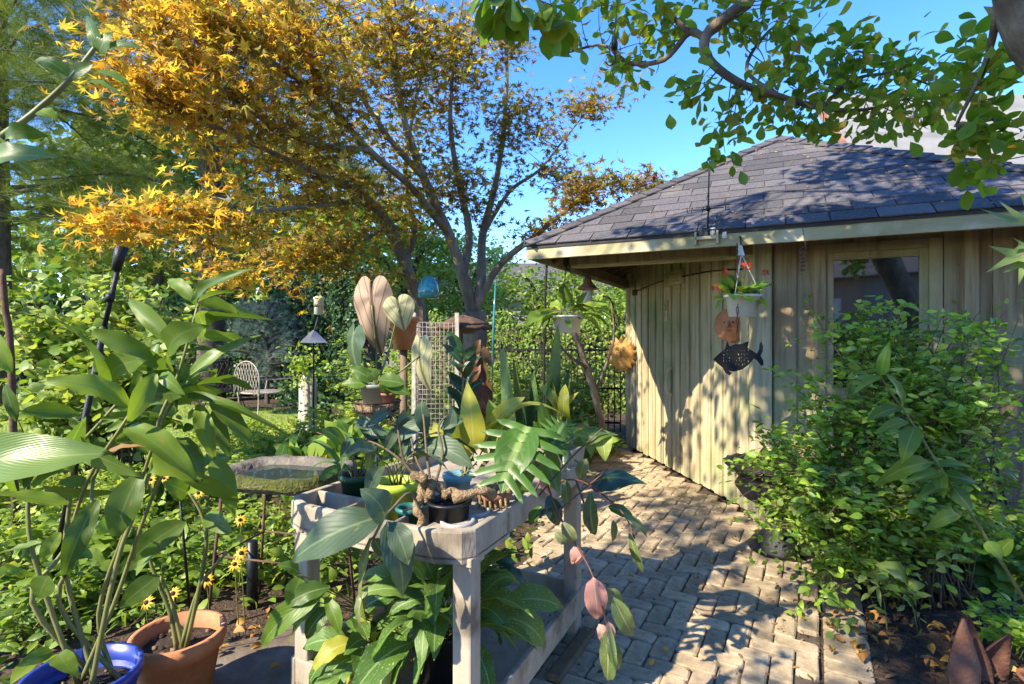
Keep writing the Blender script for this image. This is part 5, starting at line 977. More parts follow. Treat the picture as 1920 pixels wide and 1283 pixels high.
# ---- pots on the bench
q = thing('potted_fern', 'small dark green nursery pot with dying brown stems', 'potted plant'); p = at(672, 955, 2.28); p.z = WT; pot(q, p, .075, .13, GREENPL, .025, .75)
fountain(q, p + Vector((0, 0, .11)), 9, (.12, .26), .12, T_STRAP, L_STRAP, (.6, 1.4))
for k in range(5): stem(q, [p + Vector((0, 0, .1)), p + Vector((RN.uniform(-.08, .08), RN.uniform(-.05, .05), .2)), p + Vector((RN.uniform(-.2, .2), RN.uniform(-.1, .1), .3))], .003, .002, REDTWIG, 4)
q = thing('potted_begonia', 'lime green pot with a pale thin leaved plant', 'potted plant'); p = at(742, 970, 2.1); p.z = WT; pot(q, p, .083, .15, LIMEPL, .04, .76)
fountain(q, p + Vector((0, 0, .13)), 12, (.18, .34), .2, T_LILY, L_GREY, (.7, 1.45), petiole=.55)
q = thing('small_pot', 'small teal plastic pot between the lime and black pots', 'pot'); p = at(768, 975, 1.98); p.z = WT; pot(q, p, .045, .085, TEALPL, .02, .8)
# ---- knobbly root plant in black pot
q = thing('potted_plumeria', 'black pot with knobbly roots and bare branching stems', 'potted plant'); p = at(842, 988, 1.93); p.z = WT; pot(q, p, .076, .125, BLACKPL, .012, .9)
for pts in ([(800, 945), (790, 915), (812, 905), (835, 925)], [(790, 930), (780, 955), (793, 975), (785, 1000), (770, 1010)], [(830, 930), (850, 922), (868, 930), (885, 925)], [(850, 935), (905, 920), (925, 928)], [(805, 935), (812, 900), (808, 915)], [(795, 905), (775, 890), (800, 900)]):
    P = [at(x, y, 1.9 + RN.uniform(-.03, .03)) for x, y in pts]; stem(q, P, [.015 + RN.uniform(-.004, .006) for _ in range((len(P) - 1) * 4 + 1)], None, CAUDEX, 8, 'root')
for pts in ([(805, 920), (770, 880), (735, 850), (700, 830), (655, 820)], [(808, 915), (800, 850), (795, 790), (790, 750)], [(815, 912), (830, 850), (822, 800), (850, 770)], [(810, 915), (760, 870), (745, 800), (730, 770)], [(808, 915), (780, 860), (770, 820)]): stem(q, [at(x, y, 1.92 + .04 * i) for i, (x, y) in enumerate(pts)], .006, .003, TWIG, 6)
for b, t, w in (((655, 820), (640, 880), 20), ((700, 830), (690, 890), 18), ((795, 790), (740, 830), 30), ((790, 752), (800, 820), 28), ((730, 772), (690, 800), 24), ((850, 770), (835, 830), 24), ((822, 800), (870, 790), 24), ((745, 800), (720, 850), 20), ((770, 820), (755, 862), 16)): pleaf(q, T_OVATE, L_GREY, b, t, 2.02, w)
# ---- drooping strap cactus over the tray
q = thing('leaf_cactus', 'big grey green drooping leaf plant hanging over the divided tray', 'plant'); D = 1.70
stem(q, [at(790, 960, 1.88), at(768, 925, 1.85), at(735, 955, 1.75), at(719, 973, D), at(700, 1010, 1.68)], .006, .004, TWIG, 6); stem(q, [at(719, 973, D), at(705, 1000, 1.67), at(694, 1015, 1.66)], .005, .003, CANE, 6)
for b, t, w, m_ in (((716, 968), (538, 1054), 84, L_GREY), ((722, 972), (684, 916), 62, L_GREY), ((726, 978), (762, 1120), 66, L_GREY), ((735, 980), (768, 1058), 46, L_GREY), ((696, 1008), (684, 1180), 26, L_TRI), ((700, 1010), (728, 1060), 24, L_TRI), ((690, 1100), (668, 1180), 22, L_TRI)): pleaf(q, T_LILY, m_, b, t, D, w, d2=D * .97)
# ---- split leaf plant in clay pot
q = thing('potted_monstera', 'clay pot holding a deeply lobed bright green split leaf plant', 'potted plant'); p = at(925, 970, 2.08); p.z = WT; pot(q, p, .068, .12, TERRA_D, .03, .78)
for pts in ([(925, 945), (945, 925), (985, 890), (1010, 865), (1020, 850)], [(930, 945), (955, 920), (1000, 870), (1035, 835)], [(922, 945), (930, 900), (945, 860), (965, 835)], [(928, 945), (960, 915), (1020, 865), (1080, 820)]): stem(q, [at(x, y, 2.05) for x, y in pts], .006, .004, CANE, 6)
for k in range(6): stem(q, [at(905 + 8 * k, 945, 2.03), at(900 + 9 * k, 925 + RN.uniform(-6, 6), 2.03), at(900 + 10 * k, 955, 2.0)], .007, .005, CAUDEX, 6, 'root')
leaf(q, T_MONST, L_MONST, at(992, 800, 2.05), at(940, 925, 1.9), .34, hint=(-.2, -.75, .6)); leaf(q, T_MONST, L_MONST, at(1035, 835, 2.05), at(1060, 790, 2.1), .16, hint=(.1, -.7, .6))
for b, t, w, m_ in (((1020, 850), (1048, 925), 60, L_OVAL), ((1080, 820), (1150, 800), 60, L_OVAL), ((1035, 835), (995, 790), 56, L_OVAL), ((1060, 800), (1055, 850), 40, L_OVAL), ((1010, 865), (965, 940), 26, L_OVAL), ((1035, 835), (1005, 755), 60, L_OVAL), ((1100, 800), (1110, 860), 34, L_OVAL), ((1130, 805), (1135, 865), 34, L_YELLOW)): leaf(q, T_HEART if w > 50 else T_OVATE, m_, at(*b, 2.15), at(*t, 2.1), w * 2.1 / 1000)
stem(q, [at(1010, 930, 2.1), at(1070, 860, 2.1), at(1130, 803, 2.1)], .004, .003, TWIG, 5)
# ---- yellowing plant in light blue pot
q = thing('potted_hosta', 'yellowing broad leaved plant in a light blue pot', 'potted plant'); p = at(858, 930, 2.32); p.z = WT; pot(q, p, .058, .12, SKYPL, .03, .85)
for b, t, w in (((888, 850), (876, 716), 44), ((915, 850), (965, 775), 34), ((930, 830), (1062, 782), 24), ((920, 850), (1110, 806), 20), ((880, 860), (812, 790), 26), ((935, 830), (918, 750), 36), ((940, 830), (1010, 812), 26), ((880, 850), (795, 805), 22), ((925, 800), (985, 745), 26), ((870, 860), (838, 790), 24)):
    stem(q, [p + Vector((0, 0, .1)), (p + at(*b, 2.35)) / 2, at(*b, 2.35)], .004, .003, CANE, 5, 'stalk', 2); pleaf(q, T_STRAP if w < 27 else T_OVATE, L_YELLOW, b, t, 2.35 + RN.uniform(-.1, .1), w * 1.1, d2=2.3 + RN.uniform(-.15, .15), roll=RN.uniform(-.9, .9))
# ---- snake plant
q = thing('potted_snake_plant', 'clump of upright sword shaped snake plant blades in grey tub', 'potted plant'); p = Bp(1.02, .30, WT); pot(q, p, .10, .16, GREYPL, .02, .85)
for b, t, w in (((1035, 850), (1047, 606), 20), ((1020, 850), (1026, 708), 30), ((1035, 860), (1067, 690), 34), ((1005, 850), (998, 690), 22), ((990, 850), (985, 720), 24), ((970, 850), (955, 760), 20), ((960, 850), (940, 640), 22), ((985, 850), (962, 670), 22), ((1010, 855), (1012, 745), 26)): leaf(q, T_BLADE, L_SANS, at(*b, 2.78), at(*t, 2.82), w * 2.8 / 1000, hint=(RN.uniform(-.4, .4), -1, 0))
for b, t, w in (((1050, 800), (1035, 705), 18), ((1040, 790), (1085, 735), 24), ((1050, 770), (1010, 720), 20), ((1060, 790), (1060, 720), 22)): pleaf(q, T_STRAP, L_YELLOW, b, t, 2.75, w)
# ---- grey tub with trailing dark leaves
q = thing('planter_tub', 'square grey planter holding dark glossy trailing leaves', 'planter'); m = MB(); c = Bp(1.08, .10, WT)
for s, z in ((.075, 0), (.095, .15)): pass
lo = [c + BL * a * .08 + BS * b * .08 for a, b in ((-1, -1), (1, -1), (1, 1), (-1, 1))]; hi = [c + BL * a * .10 + BS * b * .10 + Vector((0, 0, .15)) for a, b in ((-1, -1), (1, -1), (1, 1), (-1, 1))]; h2 = [c + BL * a * .09 + BS * b * .09 + Vector((0, 0, .15)) for a, b in ((-1, -1), (1, -1), (1, 1), (-1, 1))]; h3 = [c + BL * a * .085 + BS * b * .085 + Vector((0, 0, .12)) for a, b in ((-1, -1), (1, -1), (1, 1), (-1, 1))]
m.add(lo + hi + h2 + h3, [(3, 2, 1, 0), (12, 13, 14, 15)] + [(k * 4 + i, k * 4 + (i + 1) % 4, (k + 1) * 4 + (i + 1) % 4, (k + 1) * 4 + i) for k in range(3) for i in range(4)]); m.build('tub', PLASTIC, q, .004)
fountain(q, c + Vector((0, 0, .13)), 12, (.14, .28), .3, T_LILY, L_DARK, (.3, 1.3), ms=[L_DARK, L_OVAL, L_TRI])
leaf(q, T_HEART, L_DARK, at(1118, 900, 2.5), at(1200, 885, 2.4), .2, hint=(.1, -.5, .9)); stem(q, [c + Vector((0, 0, .13)), at(1100, 880, 2.6), at(1125, 896, 2.5)], .004, .003, CANE, 5)
# ---- pink and green trailing plant over the bench side
q = thing('tricolor_plant', 'trailing plant with pink backed dark striped leaves over the bench side', 'plant'); 
for pts in ([Bp(.75, .06, WT + .02), at(1000, 930, 2.25), at(1020, 900, 2.15), at(1045, 960, 2.05), at(1080, 1020, 2.0), at(1105, 1065, 1.95), at(1118, 1100, 1.92), at(1140, 1180, 1.9), at(1150, 1240, 1.88)], [Bp(.75, .06, WT + .02), at(1040, 905, 2.3), at(1080, 900, 2.3), at(1120, 920, 2.3), at(1170, 965, 2.25), at(1190, 1010, 2.2)], [at(1045, 960, 2.05), at(1080, 930, 2.2), at(1110, 905, 2.3), at(1140, 880, 2.35)], [at(1080, 900, 2.3), at(1100, 960, 2.2), at(1108, 1000, 2.15)]): stem(q, pts, .005, .003, REDTWIG, 6)
for b, t, w, d, m_ in (((1018, 885), (1034, 930), 30, 2.15, L_PINK), ((1075, 1025), (1086, 1062), 26, 2.0, L_PINK), ((1090, 1030), (1070, 1058), 18, 2.0, L_PINK), ((1112, 1082), (1122, 1168), 44, 1.92, L_PINK), ((1140, 1165), (1146, 1215), 20, 1.9, L_PINK), ((1122, 1170), (1136, 1210), 24, 1.9, L_PINK), ((1028, 930), (1050, 990), 34, 2.1, L_DARK), ((1055, 980), (1080, 1020), 26, 2.0, L_TRI), ((1040, 1000), (1065, 1020), 20, 2.0, L_TRI), ((1140, 1170), (1140, 1283), 32, 1.9, L_TRI), ((1150, 1120), (1190, 1200), 34, 1.9, L_TRI), ((1128, 1110), (1170, 1130), 26, 1.95, L_TRI), ((1108, 925), (1112, 1010), 28, 2.2, L_TRI), ((1140, 950), (1195, 975), 24, 2.3, L_MONST), ((1180, 1000), (1206, 1078), 18, 2.2, L_TRI), ((1150, 975), (1150, 1020), 14, 2.25, L_TRI), ((1170, 965), (1220, 1010), 18, 2.2, L_TRI), ((1060, 900), (1065, 960), 20, 2.25, L_TRI), ((1140, 1200), (1165, 1260), 28, 1.88, L_TRI), ((1100, 860), (1085, 905), 24, 2.4, L_TRI), ((1015, 950), (990, 985), 20, 2.1, L_MONST)): pleaf(q, T_LILY, m_, b, t, d, w)
# ---- lower shelf plants
q = thing('potted_peace_lily', 'black pot with cream splashed drooping leaves on the lower shelf', 'potted plant'); p = Bp(.30, .30, .167); pot(q, p, .12, .22, BLACKPL, .02, .82)
fountain(q, p + Vector((0, 0, .19)), 64, (.18, .36), .30, T_LILY, L_LILY, (.1, 1.35), petiole=.6, rr=.06)
q = thing('potted_aglaonema', 'brown clay pot of dark green striped leaves further along the lower shelf', 'potted plant'); p = Bp(.80, .46, .167); pot(q, p, .085, .2, TERRA_D, .03, .75)
fountain(q, p + Vector((0, 0, .17)), 40, (.13, .25), .28, T_LILY, L_LILY, (.0, 1.3), petiole=.5, rr=.05, ms=[L_LILY, L_DARK, L_OVAL])
q = thing('potted_pothos', 'low pot of marbled leaves at the front end of the lower shelf', 'potted plant'); p = Bp(.12, .52, .167); pot(q, p, .075, .13, GREYPL, .02, .8)
fountain(q, p + Vector((0, 0, .11)), 26, (.13, .26), .36, T_LILY, L_LILY, (-.1, 1.2), petiole=.5, rr=.04, ms=[L_LILY, L_LILY, L_YELLOW])
q = thing('arrowhead_plant', 'arrowhead plant with long pointed pale leaves beside the bench leg', 'plant'); p = Bp(.30, .62, .167); m = MB(); pot(q, p, .06, .11, BLACKPL, .02, .8)
for b, t, w in (((612, 1108), (476, 1212), 44), ((618, 1102), (528, 1132), 36), ((565, 1080), (540, 1140), 40), ((600, 1130), (535, 1215), 26), ((618, 1140), (568, 1195), 40), ((560, 1075), (520, 1060), 30), ((610, 1120), (640, 1190), 24)):
    stem(q, [p + Vector((0, 0, .1)), (p + at(*b, 1.95)) / 2 + Vector((0, 0, .08)), at(*b, 1.9)], .003, .002, CANE, 4, 'stalk', 3); pleaf(q, T_LILY, L_OVAL, b, t, 1.9, w, d2=1.85)

sc_ = MB()
for k in range(230):
    l, s = RN.uniform(.4, LN - .06), RN.uniform(.05, WD - .05) ** 1.0; up = k % 3 == 0; p_ = Bp(l, s, .832 if up else .167); r_ = .0012 + .005 * RN.random() ** 3
    sc_.lathe([(r_, -.2 * r_), (r_ * .8, .5 * r_), (.0005, .8 * r_)], p_, 5, jag=r_ * .3)
stuff(sc_.build('soil_crumbs', POTSOIL, bench))

# ================================================================ middle distance
# heart leaved plant on an iron stand with wire basket
q = thing('plant_stand', 'black iron stand carrying a coir lined wire basket', 'plant stand'); c = at(706, 760, 3.8); r = .17
m = MB(); m.tube([Vector((c.x, c.y, 0)), Vector((c.x, c.y, c.z - .08))], .012, .012, 8); m.build('pole', IRON, q)
for k in range(3): a = k * 2.09 + .4; m = MB(); m.tube(spline([(c.x, c.y, .22), (c.x + .12 * math.cos(a), c.y + .12 * math.sin(a), .14), (c.x + .2 * math.cos(a), c.y + .2 * math.sin(a), 0)], 3), .008, .007, 6); m.build('foot', IRON, q)
for z, rr in ((.03, r), (-.03, r * .9), (-.08, r * .7)): m = MB(); m.tube([(c.x + rr * math.cos(g * .3142), c.y + rr * math.sin(g * .3142), c.z + z) for g in range(21)], .005, .005, 5); m.build('ring', IRON, q)
for k in range(16): a = k * .3927; m = MB(); m.tube([(c.x + r * math.cos(a), c.y + r * math.sin(a), c.z + .03), (c.x + .9 * r * math.cos(a), c.y + .9 * r * math.sin(a), c.z - .03), (c.x + .4 * r * math.cos(a), c.y + .4 * r * math.sin(a), c.z - .09)], .003, .003, 4); m.build('wire', IRON, q)
m = MB(); m.lathe([(.03, -.085), (r * .66, -.078), (r * .86, -.03), (r * .95, .02), (r * .8, .015), (.002, .0)], c, 20, jag=.006); m.build('coir_liner', CAUDEX, q)
q = thing('potted_elephant_ear', 'sage pot with huge veined brown and cream heart leaves', 'potted plant'); p = c + Vector((0, 0, .015)); pot(q, p, .115, .14, GREYPL, .03, .8)
def big(b, t, w, m_, d=3.75, T=T_HEART, k=0, hint=(-.1, -1, .15)):
    bb_ = at(*b, d); stem(q, [p + Vector((0, 0, .12)), (p + bb_) / 2 + Vector((0, .05, .05)), bb_], .008, .006, CANE, 6, 'stalk'); 
    dirn = (at(*t, d) - bb_); leaf(q, T, m_, bb_ - dirn * .42, bb_ - dirn * .42 + dirn * 1.38, w * d / 1000 * 1.6, hint=hint, k=k)
big((697, 572), (700, 672), 62, L_BROWN); big((748, 578), (757, 622), 48, L_CREAM, hint=(.1, -1, .1)); big((786, 668), (786, 740), 40, L_CREAM, hint=(-.5, -.8, .2)); big((660, 640), (650, 700), 60, L_GREY, hint=(-.6, -.6, .5))
for b, t, w in (((700, 715), (655, 690), 26), ((715, 715), (735, 745), 26), ((710, 712), (760, 720), 30), ((705, 712), (690, 690), 28), ((720, 720), (770, 740), 24), ((690, 720), (640, 720), 24)): pleaf(q, T_OVATE, L_COVER if False else L_OVAL, b, t, 3.7, w)
q = thing('flower_pot', 'little red clay pot of salmon flowers in the wire basket', 'pot'); p = c + Vector((.10, -.06, .0)); pot(q, p + Vector((0, 0, .015)), .05, .08, TERRA_D, .02, .8)
for k in range(3): leaf(q, T_PETALS, L_RED, p + Vector((.0 + .02 * k, -.02, .12)), p + Vector((.02 * k + .02, -.04, .15)), .035, name='flower')
# clay pot behind
q = thing('clay_pot', 'tall orange clay pot on a post behind the cream leaf', 'pot'); p = at(757, 625, 4.2); m = MB(); m.tube([Vector((p.x, p.y, 0)), Vector((p.x, p.y, p.z - .12))], .03, .03, 8); m.build('post', DARKWOOD, q); pot(q, p + Vector((0, 0, -.13)), .11, .26, TERRA, .04, .7)
# bird feeder
q = thing('bird_feeder', 'white tube bird feeder on a pole with a grey cone baffle', 'bird feeder'); p = at(598, 575, 7.0)
m = MB(); m.lathe([(.02, -.11), (.06, -.10), (.062, .09), (.07, .10), (.07, .12), (.02, .14), (.002, .14)], p, 16); m.build('tube', WHITEPL, q)
m = MB(); f = at(588, 640, 7.0); m.lathe([(.19, -.02), (.185, -.02), (.02, .14), (.0, .15)], f, 4); m.build('baffle', mat('galvanised_sheet', (.34, .35, .38), (.25, .26, .28), .35, 6, metal=.6, bump=.1), q)
m = MB(); m.tube([Vector((f.x, f.y, 0)), f + Vector((0, 0, .1)), p - Vector((0, 0, .1))], .012, .012, 8); m.build('pole', IRON, q)
# blue glass globe
q = thing('glass_globe', 'blue green glass garden globe hanging from the maple', 'ornament'); p = at(803, 540, 5.4); GL = mat('teal_glass', (.03, .21, .22), (.02, .15, .16), .12, 3, bump=0, spec=.8, c3=(.06, .30, .30))
m = MB(); m.lathe([(.002, -.105), (.085, -.105), (.105, -.09), (.108, -.03), (.098, .03), (.07, .09), (.035, .115), (.002, .12)], p, 24); m.build('globe', GL, q)
m = MB(); m.tube(spline([p + Vector((0, 0, .11)), p + Vector((.01, 0, .3)), at(798, 440, 5.9)], 4), .003, .003, 4); m.build('cord', IRON, q)
# wire cage
q = thing('wire_cage', 'square wire mesh cage on wooden stakes beside the maple trunk', 'cage'); c = at(822, 700, 4.9); w = .19; zt, zb = at(0, 585, 4.9).z, .1
for sx, sy in ((-1, -1), (1, -1), (1, 1), (-1, 1)): m = MB(); m.bar((c.x + sx * w, c.y + sy * w, 0), (c.x + sx * w, c.y + sy * w, zt + RN.uniform(-.05, .06)), .035, .035, up=(0, 1, 0)); m.build('stake', PALESTONE if sy < 0 else TWIG, q)
wm_ = MB()
for (a, b) in (((-1, -1), (1, -1)), ((1, -1), (1, 1)), ((1, 1), (-1, 1)), ((-1, 1), (-1, -1))):
    pa, pb_ = Vector((c.x + a[0] * w, c.y + a[1] * w, 0)), Vector((c.x + b[0] * w, c.y + b[1] * w, 0))
    for k in range(1, 10): pp = pa.lerp(pb_, k / 10); wm_.tube([pp + Vector((0, 0, zb)), pp + Vector((0, 0, zt - .1))], .0025, .0025, 4)
    for k in range(38): z = zb + (zt - .1 - zb) * k / 37; wm_.tube([pa + Vector((0, 0, z)), pb_ + Vector((0, 0, z))], .0025, .0025, 4)
stuff(wm_.build('wire_mesh', WHITEIRON, q))
# bird table
q = thing('bird_table', 'rustic bird table with shallow dish roof on a wooden post', 'bird table'); c = at(868, 640, 5.0)
m = MB(); m.tube([(c.x, c.y, 0), (c.x, c.y, c.z - .1)], .05, .045, 8); m.build('post', RUST, q); m = MB(); m.lathe([(.10, -.02), (.24, .06), (.25, .08), (.22, .08), (.08, .01), (.002, .005)], at(868, 622, 5.0), 20); m.build('dish', STONE, q)
m = MB(); m.lathe([(.08, .0), (.27, -.03), (.26, .0), (.13, .07), (.002, .10)], at(870, 612, 5.0), 18, jag=.01); m.build('roof', RUST, q)
# dark zz plant and red leaves
q = thing('dracaena_plant', 'dark upright leafy plant in front of the bird table post', 'plant'); p = gnd(868, 1000); stem(q, [p, at(866, 780, 4.0), at(870, 690, 4.0)], .014, .008, CANE, 6)
for k in range(16): y = 800 - k * 9; s = -1 if k % 2 else 1; pleaf(q, T_GINGER, L_DARK, (868, y), (868 + s * RN.uniform(24, 40), y - RN.uniform(18, 45)), 4.0, 16)
q = thing('croton_plant', 'tall plant with drooping dark red brown leaves by the bird table', 'plant'); p = gnd(905, 980); stem(q, [p, at(902, 800, 4.4), at(895, 660, 4.4)], .016, .008, REDTWIG, 6)
L_REDL = leafmat('red_brown_leaf', [(.12, .05, .03), (.2, .08, .04), (.10, .07, .03)], .45, .3)
for k in range(14): y = 800 - k * 11; s = -1 if k % 2 else 1; pleaf(q, T_GINGER, L_REDL, (900, y - 20), (900 + s * RN.uniform(8, 30), y + RN.uniform(18, 45)), 4.4, 18)
q = thing('glass_rod', 'slender teal tipped glass garden rod beside the maple', 'ornament'); m = MB(); m.tube([gnd(921, 960), at(923, 700, 4.7)], .006, .006, 6); m.build('rod', IRON, q); m = MB(); m.tube([at(923, 700, 4.7), at(926, 600, 4.7), at(929, 525, 4.7)], [.007, .011, .004], None, 8); m.build('glass_tip', GL, q)
# hanging white pot on post and hanging feeder
q = thing('hanging_pot', 'white hanging pot of trailing stems on a bent iron crook', 'hanging pot'); p = at(1064, 620, 5.0); pot(q, p + Vector((0, 0, -.02)), .145, .16, WHITEPL, .02, .75)
cr = at(1040, 470, 5.2); m = MB(); m.tube(spline([(cr.x - .1, cr.y, 0), (cr.x - .1, cr.y, 1.5), cr + Vector((-.06, 0, .0)), cr + Vector((.08, 0, .06)), p + Vector((0, .02, .65))], 5), .012, .009, 8); m.build('crook', IRON, q)
for a in (0, 2.1, 4.2): m = MB(); m.tube([p + Vector((.14 * math.cos(a), .14 * math.sin(a), .14)), p + Vector((0, .02, .65))], .003, .003, 4); m.build('hanger', IRON, q)
fountain(q, p + Vector((0, 0, .13)), 46, (.12, .34), .26, T_OVATE, L_COVER, (-.2, 1.4), ms=[L_TREE, L_COVERD, L_COVER], rr=.1)
q = thing('copper_feeder', 'rust red bell shaped feeder hanging from the shed eave corner', 'bird feeder'); p = at(1102, 540, 5.6); m = MB(); m.lathe([(.10, -.02), (.11, -.01), (.10, .0), (.05, .05), (.03, .12), (.002, .14)], p, 18); m.build('bell', TERRA_D, q); m = MB(); m.lathe([(.03, -.16), (.05, -.15), (.05, -.02), (.002, -.02)], p, 12); m.build('seed_tube', WHITEPL, q)
m = MB(); e = S(.06, .85, 2.25); m.tube([p + Vector((0, 0, .13)), (p + e) / 2 + Vector((0, 0, .02)), e], .003, .003, 4); m.build('cord', IRON, q)
q = thing('dead_tree', 'leaning bare grey branch propped by the end of the paving', 'branch'); m = MB(); m.tube(spline([gnd(1140, 850), at(1115, 740, 6.6), at(1090, 660, 6.5), at(1072, 615, 6.4)], 5), .05, .03, 8); m.build('trunk', BARK_M, q); 
for pts in ([(1115, 740, 6.6), (1150, 640, 6.7), (1145, 560, 6.8)], [(1100, 690, 6.5), (1060, 660, 6.4), (1020, 600, 6.4)]): m = MB(); m.tube(spline([at(*p_) for p_ in pts], 4), .02, .008, 6); m.build('limb', BARK_M, q)
# iron fence
q = thing('iron_fence', 'black iron picket fence closing off the garden beside the shed', 'fence'); fa, fb = Vector((-.4, 8.9, 0)), Vector((1.75, 8.6, 0))
for k in range(23): p = fa.lerp(fb, k / 22); m = MB(); m.tube([p, p + Vector((0, 0, 1.42))], .010, .010, 5); m.build('picket', IRON, q)
for z in (.15, .7, 1.32): m = MB(); m.bar(fa + Vector((0, -.02, z)), fb + Vector((0, -.02, z)), .02, .035); m.build('rail', IRON, q)
# stone figure
q = thing('stone_pedestal', 'weathered pale fluted stone pedestal overgrown with bright leaves', 'pedestal'); p = gnd(578, 820); H = 1.0
prof = [(.17, 0), (.17, .10), (.13, .12), (.135, .3), (.12, .55), (.125, .8), (.10, .9), (.06, .98), (.002, 1.0)]
m = MB(); n = 40; vs = []
for i, (r, z) in enumerate(prof):
    for k in range(n): g = 2 * math.pi * k / n; rr = r * (1 + (.16 * math.sin(g * 9 + z * 3) * math.sin(g * 4) if .1 < z < .95 else 0)); vs.append((p.x + rr * math.cos(g), p.y + rr * math.sin(g) * .8, z * H))
m.add(vs, [(i * n + k, i * n + (k + 1) % n, (i + 1) * n + (k + 1) % n, (i + 1) * n + k) for i in range(len(prof) - 1) for k in range(n)] + [tuple(range(n - 1, -1, -1))], True); m.build('column', PALESTONE, q)
lv = Leaves(); n = 260; lv.add(np.array([p.x - .05, p.y - .1, 1.08]) + RG.normal(size=(n, 3)) * np.array([.13, .12, .16]), rdir(n), rdir(n, 1), .08 * RG.uniform(.6, 1.2, n)); lv.emit(q, T_LEAF, [L_COVER], 0, 'foliage')
# iron chairs
def chair(label, x, y, rz, mat_, w=.5, bench_=False):
    q = thing('iron_chair', label, 'chair'); R = Matrix.Translation((x, y, 0)) @ Matrix.Rotation(rz, 4, 'Z'); X = lambda a, b, c_: R @ Vector((a, b, c_))
    m = MB(); m.lathe([(.02, -.015), (w * .5, -.012), (w * .52, 0), (w * .5, .012), (.002, .014)], X(0, 0, .44), 20); m.build('seat', mat_, q)
    for sx, sy in ((-1, -1), (1, -1), (1, 1), (-1, 1)): m = MB(); m.tube(spline([X(sx * w * .42, sy * w * .42, .44), X(sx * w * .40, sy * w * .40, .25), X(sx * w * .5, sy * w * .5, 0)], 3), .011, .011, 6); m.build('leg', mat_, q)
    bk = [X(w * .5 * math.cos(a), w * .45, .72 + .34 * math.sin(a)) for a in np.linspace(0, math.pi, 13)]; m = MB(); m.tube([X(w * .5, w * .45, .42)] + bk + [X(-w * .5, w * .45, .42)], .012, .012, 6); m.build('back_frame', mat_, q)
    for k in range(-4, 5):
        for s in (-1, 1):
            a = [X(w * .11 * k + s * .5 * w * (t - .5) * .6, w * .45, .45 + .58 * t) for t in np.linspace(0, 1, 7)]; a = [v for v in a if ((R.inverted() @ v).x / (w * .5)) ** 2 + (max(0, (R.inverted() @ v).z - .72) / .34) ** 2 < 1]
            if len(a) > 1: m = MB(); m.tube(a, .006, .006, 4); m.build('back_wire', mat_, q)
    for sx in (-1, 1): m = MB(); m.tube(spline([X(sx * w * .5, w * .45, .72), X(sx * w * .55, 0, .70), X(sx * w * .55, -w * .42, .70), X(sx * w * .58, -w * .52, .62), X(sx * w * .5, -w * .42, .44)], 4), .011, .011, 6); m.build('armrest', mat_, q)
chair('rounded back wrought iron armchair by the dark hedge', -4.95, 10.6, math.radians(150), WHITEIRON, .78)
chair('second iron armchair half hidden behind the ginger leaves', -5.9, 10.9, math.radians(205), IRON, .8)
q = thing('garden_table', 'round dark iron table behind the armchairs', 'table'); p = at(528, 680, 11.8); m = MB(); m.lathe([(.1, -.02), (.40, -.02), (.41, 0), (.40, .012), (.002, .015)], p, 24); m.build('top', IRON, q); m = MB(); m.tube([(p.x, p.y, 0), (p.x, p.y, p.z)], .03, .03, 8); m.build('pedestal', IRON, q); m = MB(); m.lathe([(.2, 0), (.19, .03), (.002, .05)], (p.x, p.y, 0), 16); m.build('base', IRON, q)

# ================================================================ things on and round the shed
def disc_face(root, c, ex, ey, r, name, mat_, rays=0, th=.02):
    """clay face in relief; ex across, ey up, both unit vectors"""
    nz = ex.cross(ey); n = 72; rings = []
    for q_, h in ((1.0, 0), (1.0, th), (.80, th * 1.2), (.55, th * 2.6), (.28, th * 3.3)):
        rr = []
        for k in range(n):
            g = 2 * math.pi * k / n; R = r * q_ * ((.90 + .30 * (1 - abs(2 * ((k * rays / n) % 1) - 1))) if rays and q_ > .95 else 1); rr.append(c + ex * math.cos(g) * R + ey * math.sin(g) * R * 1.08 + nz * h)
        rings.append(rr)
    m = MB(); m.add([v for q_ in rings for v in q_] + [c + nz * th * 3.5], [(k * n + i, k * n + (i + 1) % n, (k + 1) * n + (i + 1) % n, (k + 1) * n + i) for k in range(4) for i in range(n)] + [(4 * n + i, 4 * n + (i + 1) % n, 5 * n) for i in range(n)] + [tuple(range(n - 1, -1, -1))], True); m.build(name, mat_, root)
    P = lambda x, y, h: c + ex * x * r + ey * y * r + nz * h
    m = MB(); m.tube(spline([P(0, .25, th * 3.2), P(.02, .05, th * 4.2), P(0, -.1, th * 4.6)], 4), r * .06, r * .09, 8); m.build('nose', mat_, root)
    for s in (-1, 1):
        m = MB(); m.lathe([(r * .10, 0), (r * .09, .006), (.002, .011)], P(s * .24, .16, th * 2.9), 12, axis=tuple(nz)); m.build('eye', RUST if not rays else mat_, root)
        m = MB(); m.tube(spline([P(s * .10, .27, th * 3.2), P(s * .25, .33, th * 3), P(s * .4, .24, th * 2.4)], 4), r * .035, r * .03, 6); m.build('brow', mat_, root)
        m = MB(); m.lathe([(r * .16, -.004), (r * .13, .008), (.002, .014)], P(s * .33, -.12, th * 2.4), 14, axis=tuple(nz)); m.build('cheek', mat_, root)
    for y, w in ((-.27, .2), (-.35, .16)): m = MB(); m.tube(spline([P(-w, y + .03, th * 3), P(0, y - .02, th * 3.4), P(w, y + .03, th * 3)], 4), r * .035, r * .035, 6); m.build('lip', mat_, root)
p, d_, n_ = dpt(1186, 0, .06); c = at(1182, 665, p.y); c = p + n_ * .02 + Vector((0, 0, c.z)) - d_ * .1
q = thing('sun_plaque', 'ochre clay sun face with pointed rays hung at the shed corner', 'plaque'); ex = Vector((.86, -.5, 0)).normalized(); disc_face(q, c + Vector((-.06, -.12, 0)), ex, Vector((0, 0, 1)), .19, 'face', OCHRE, 18)
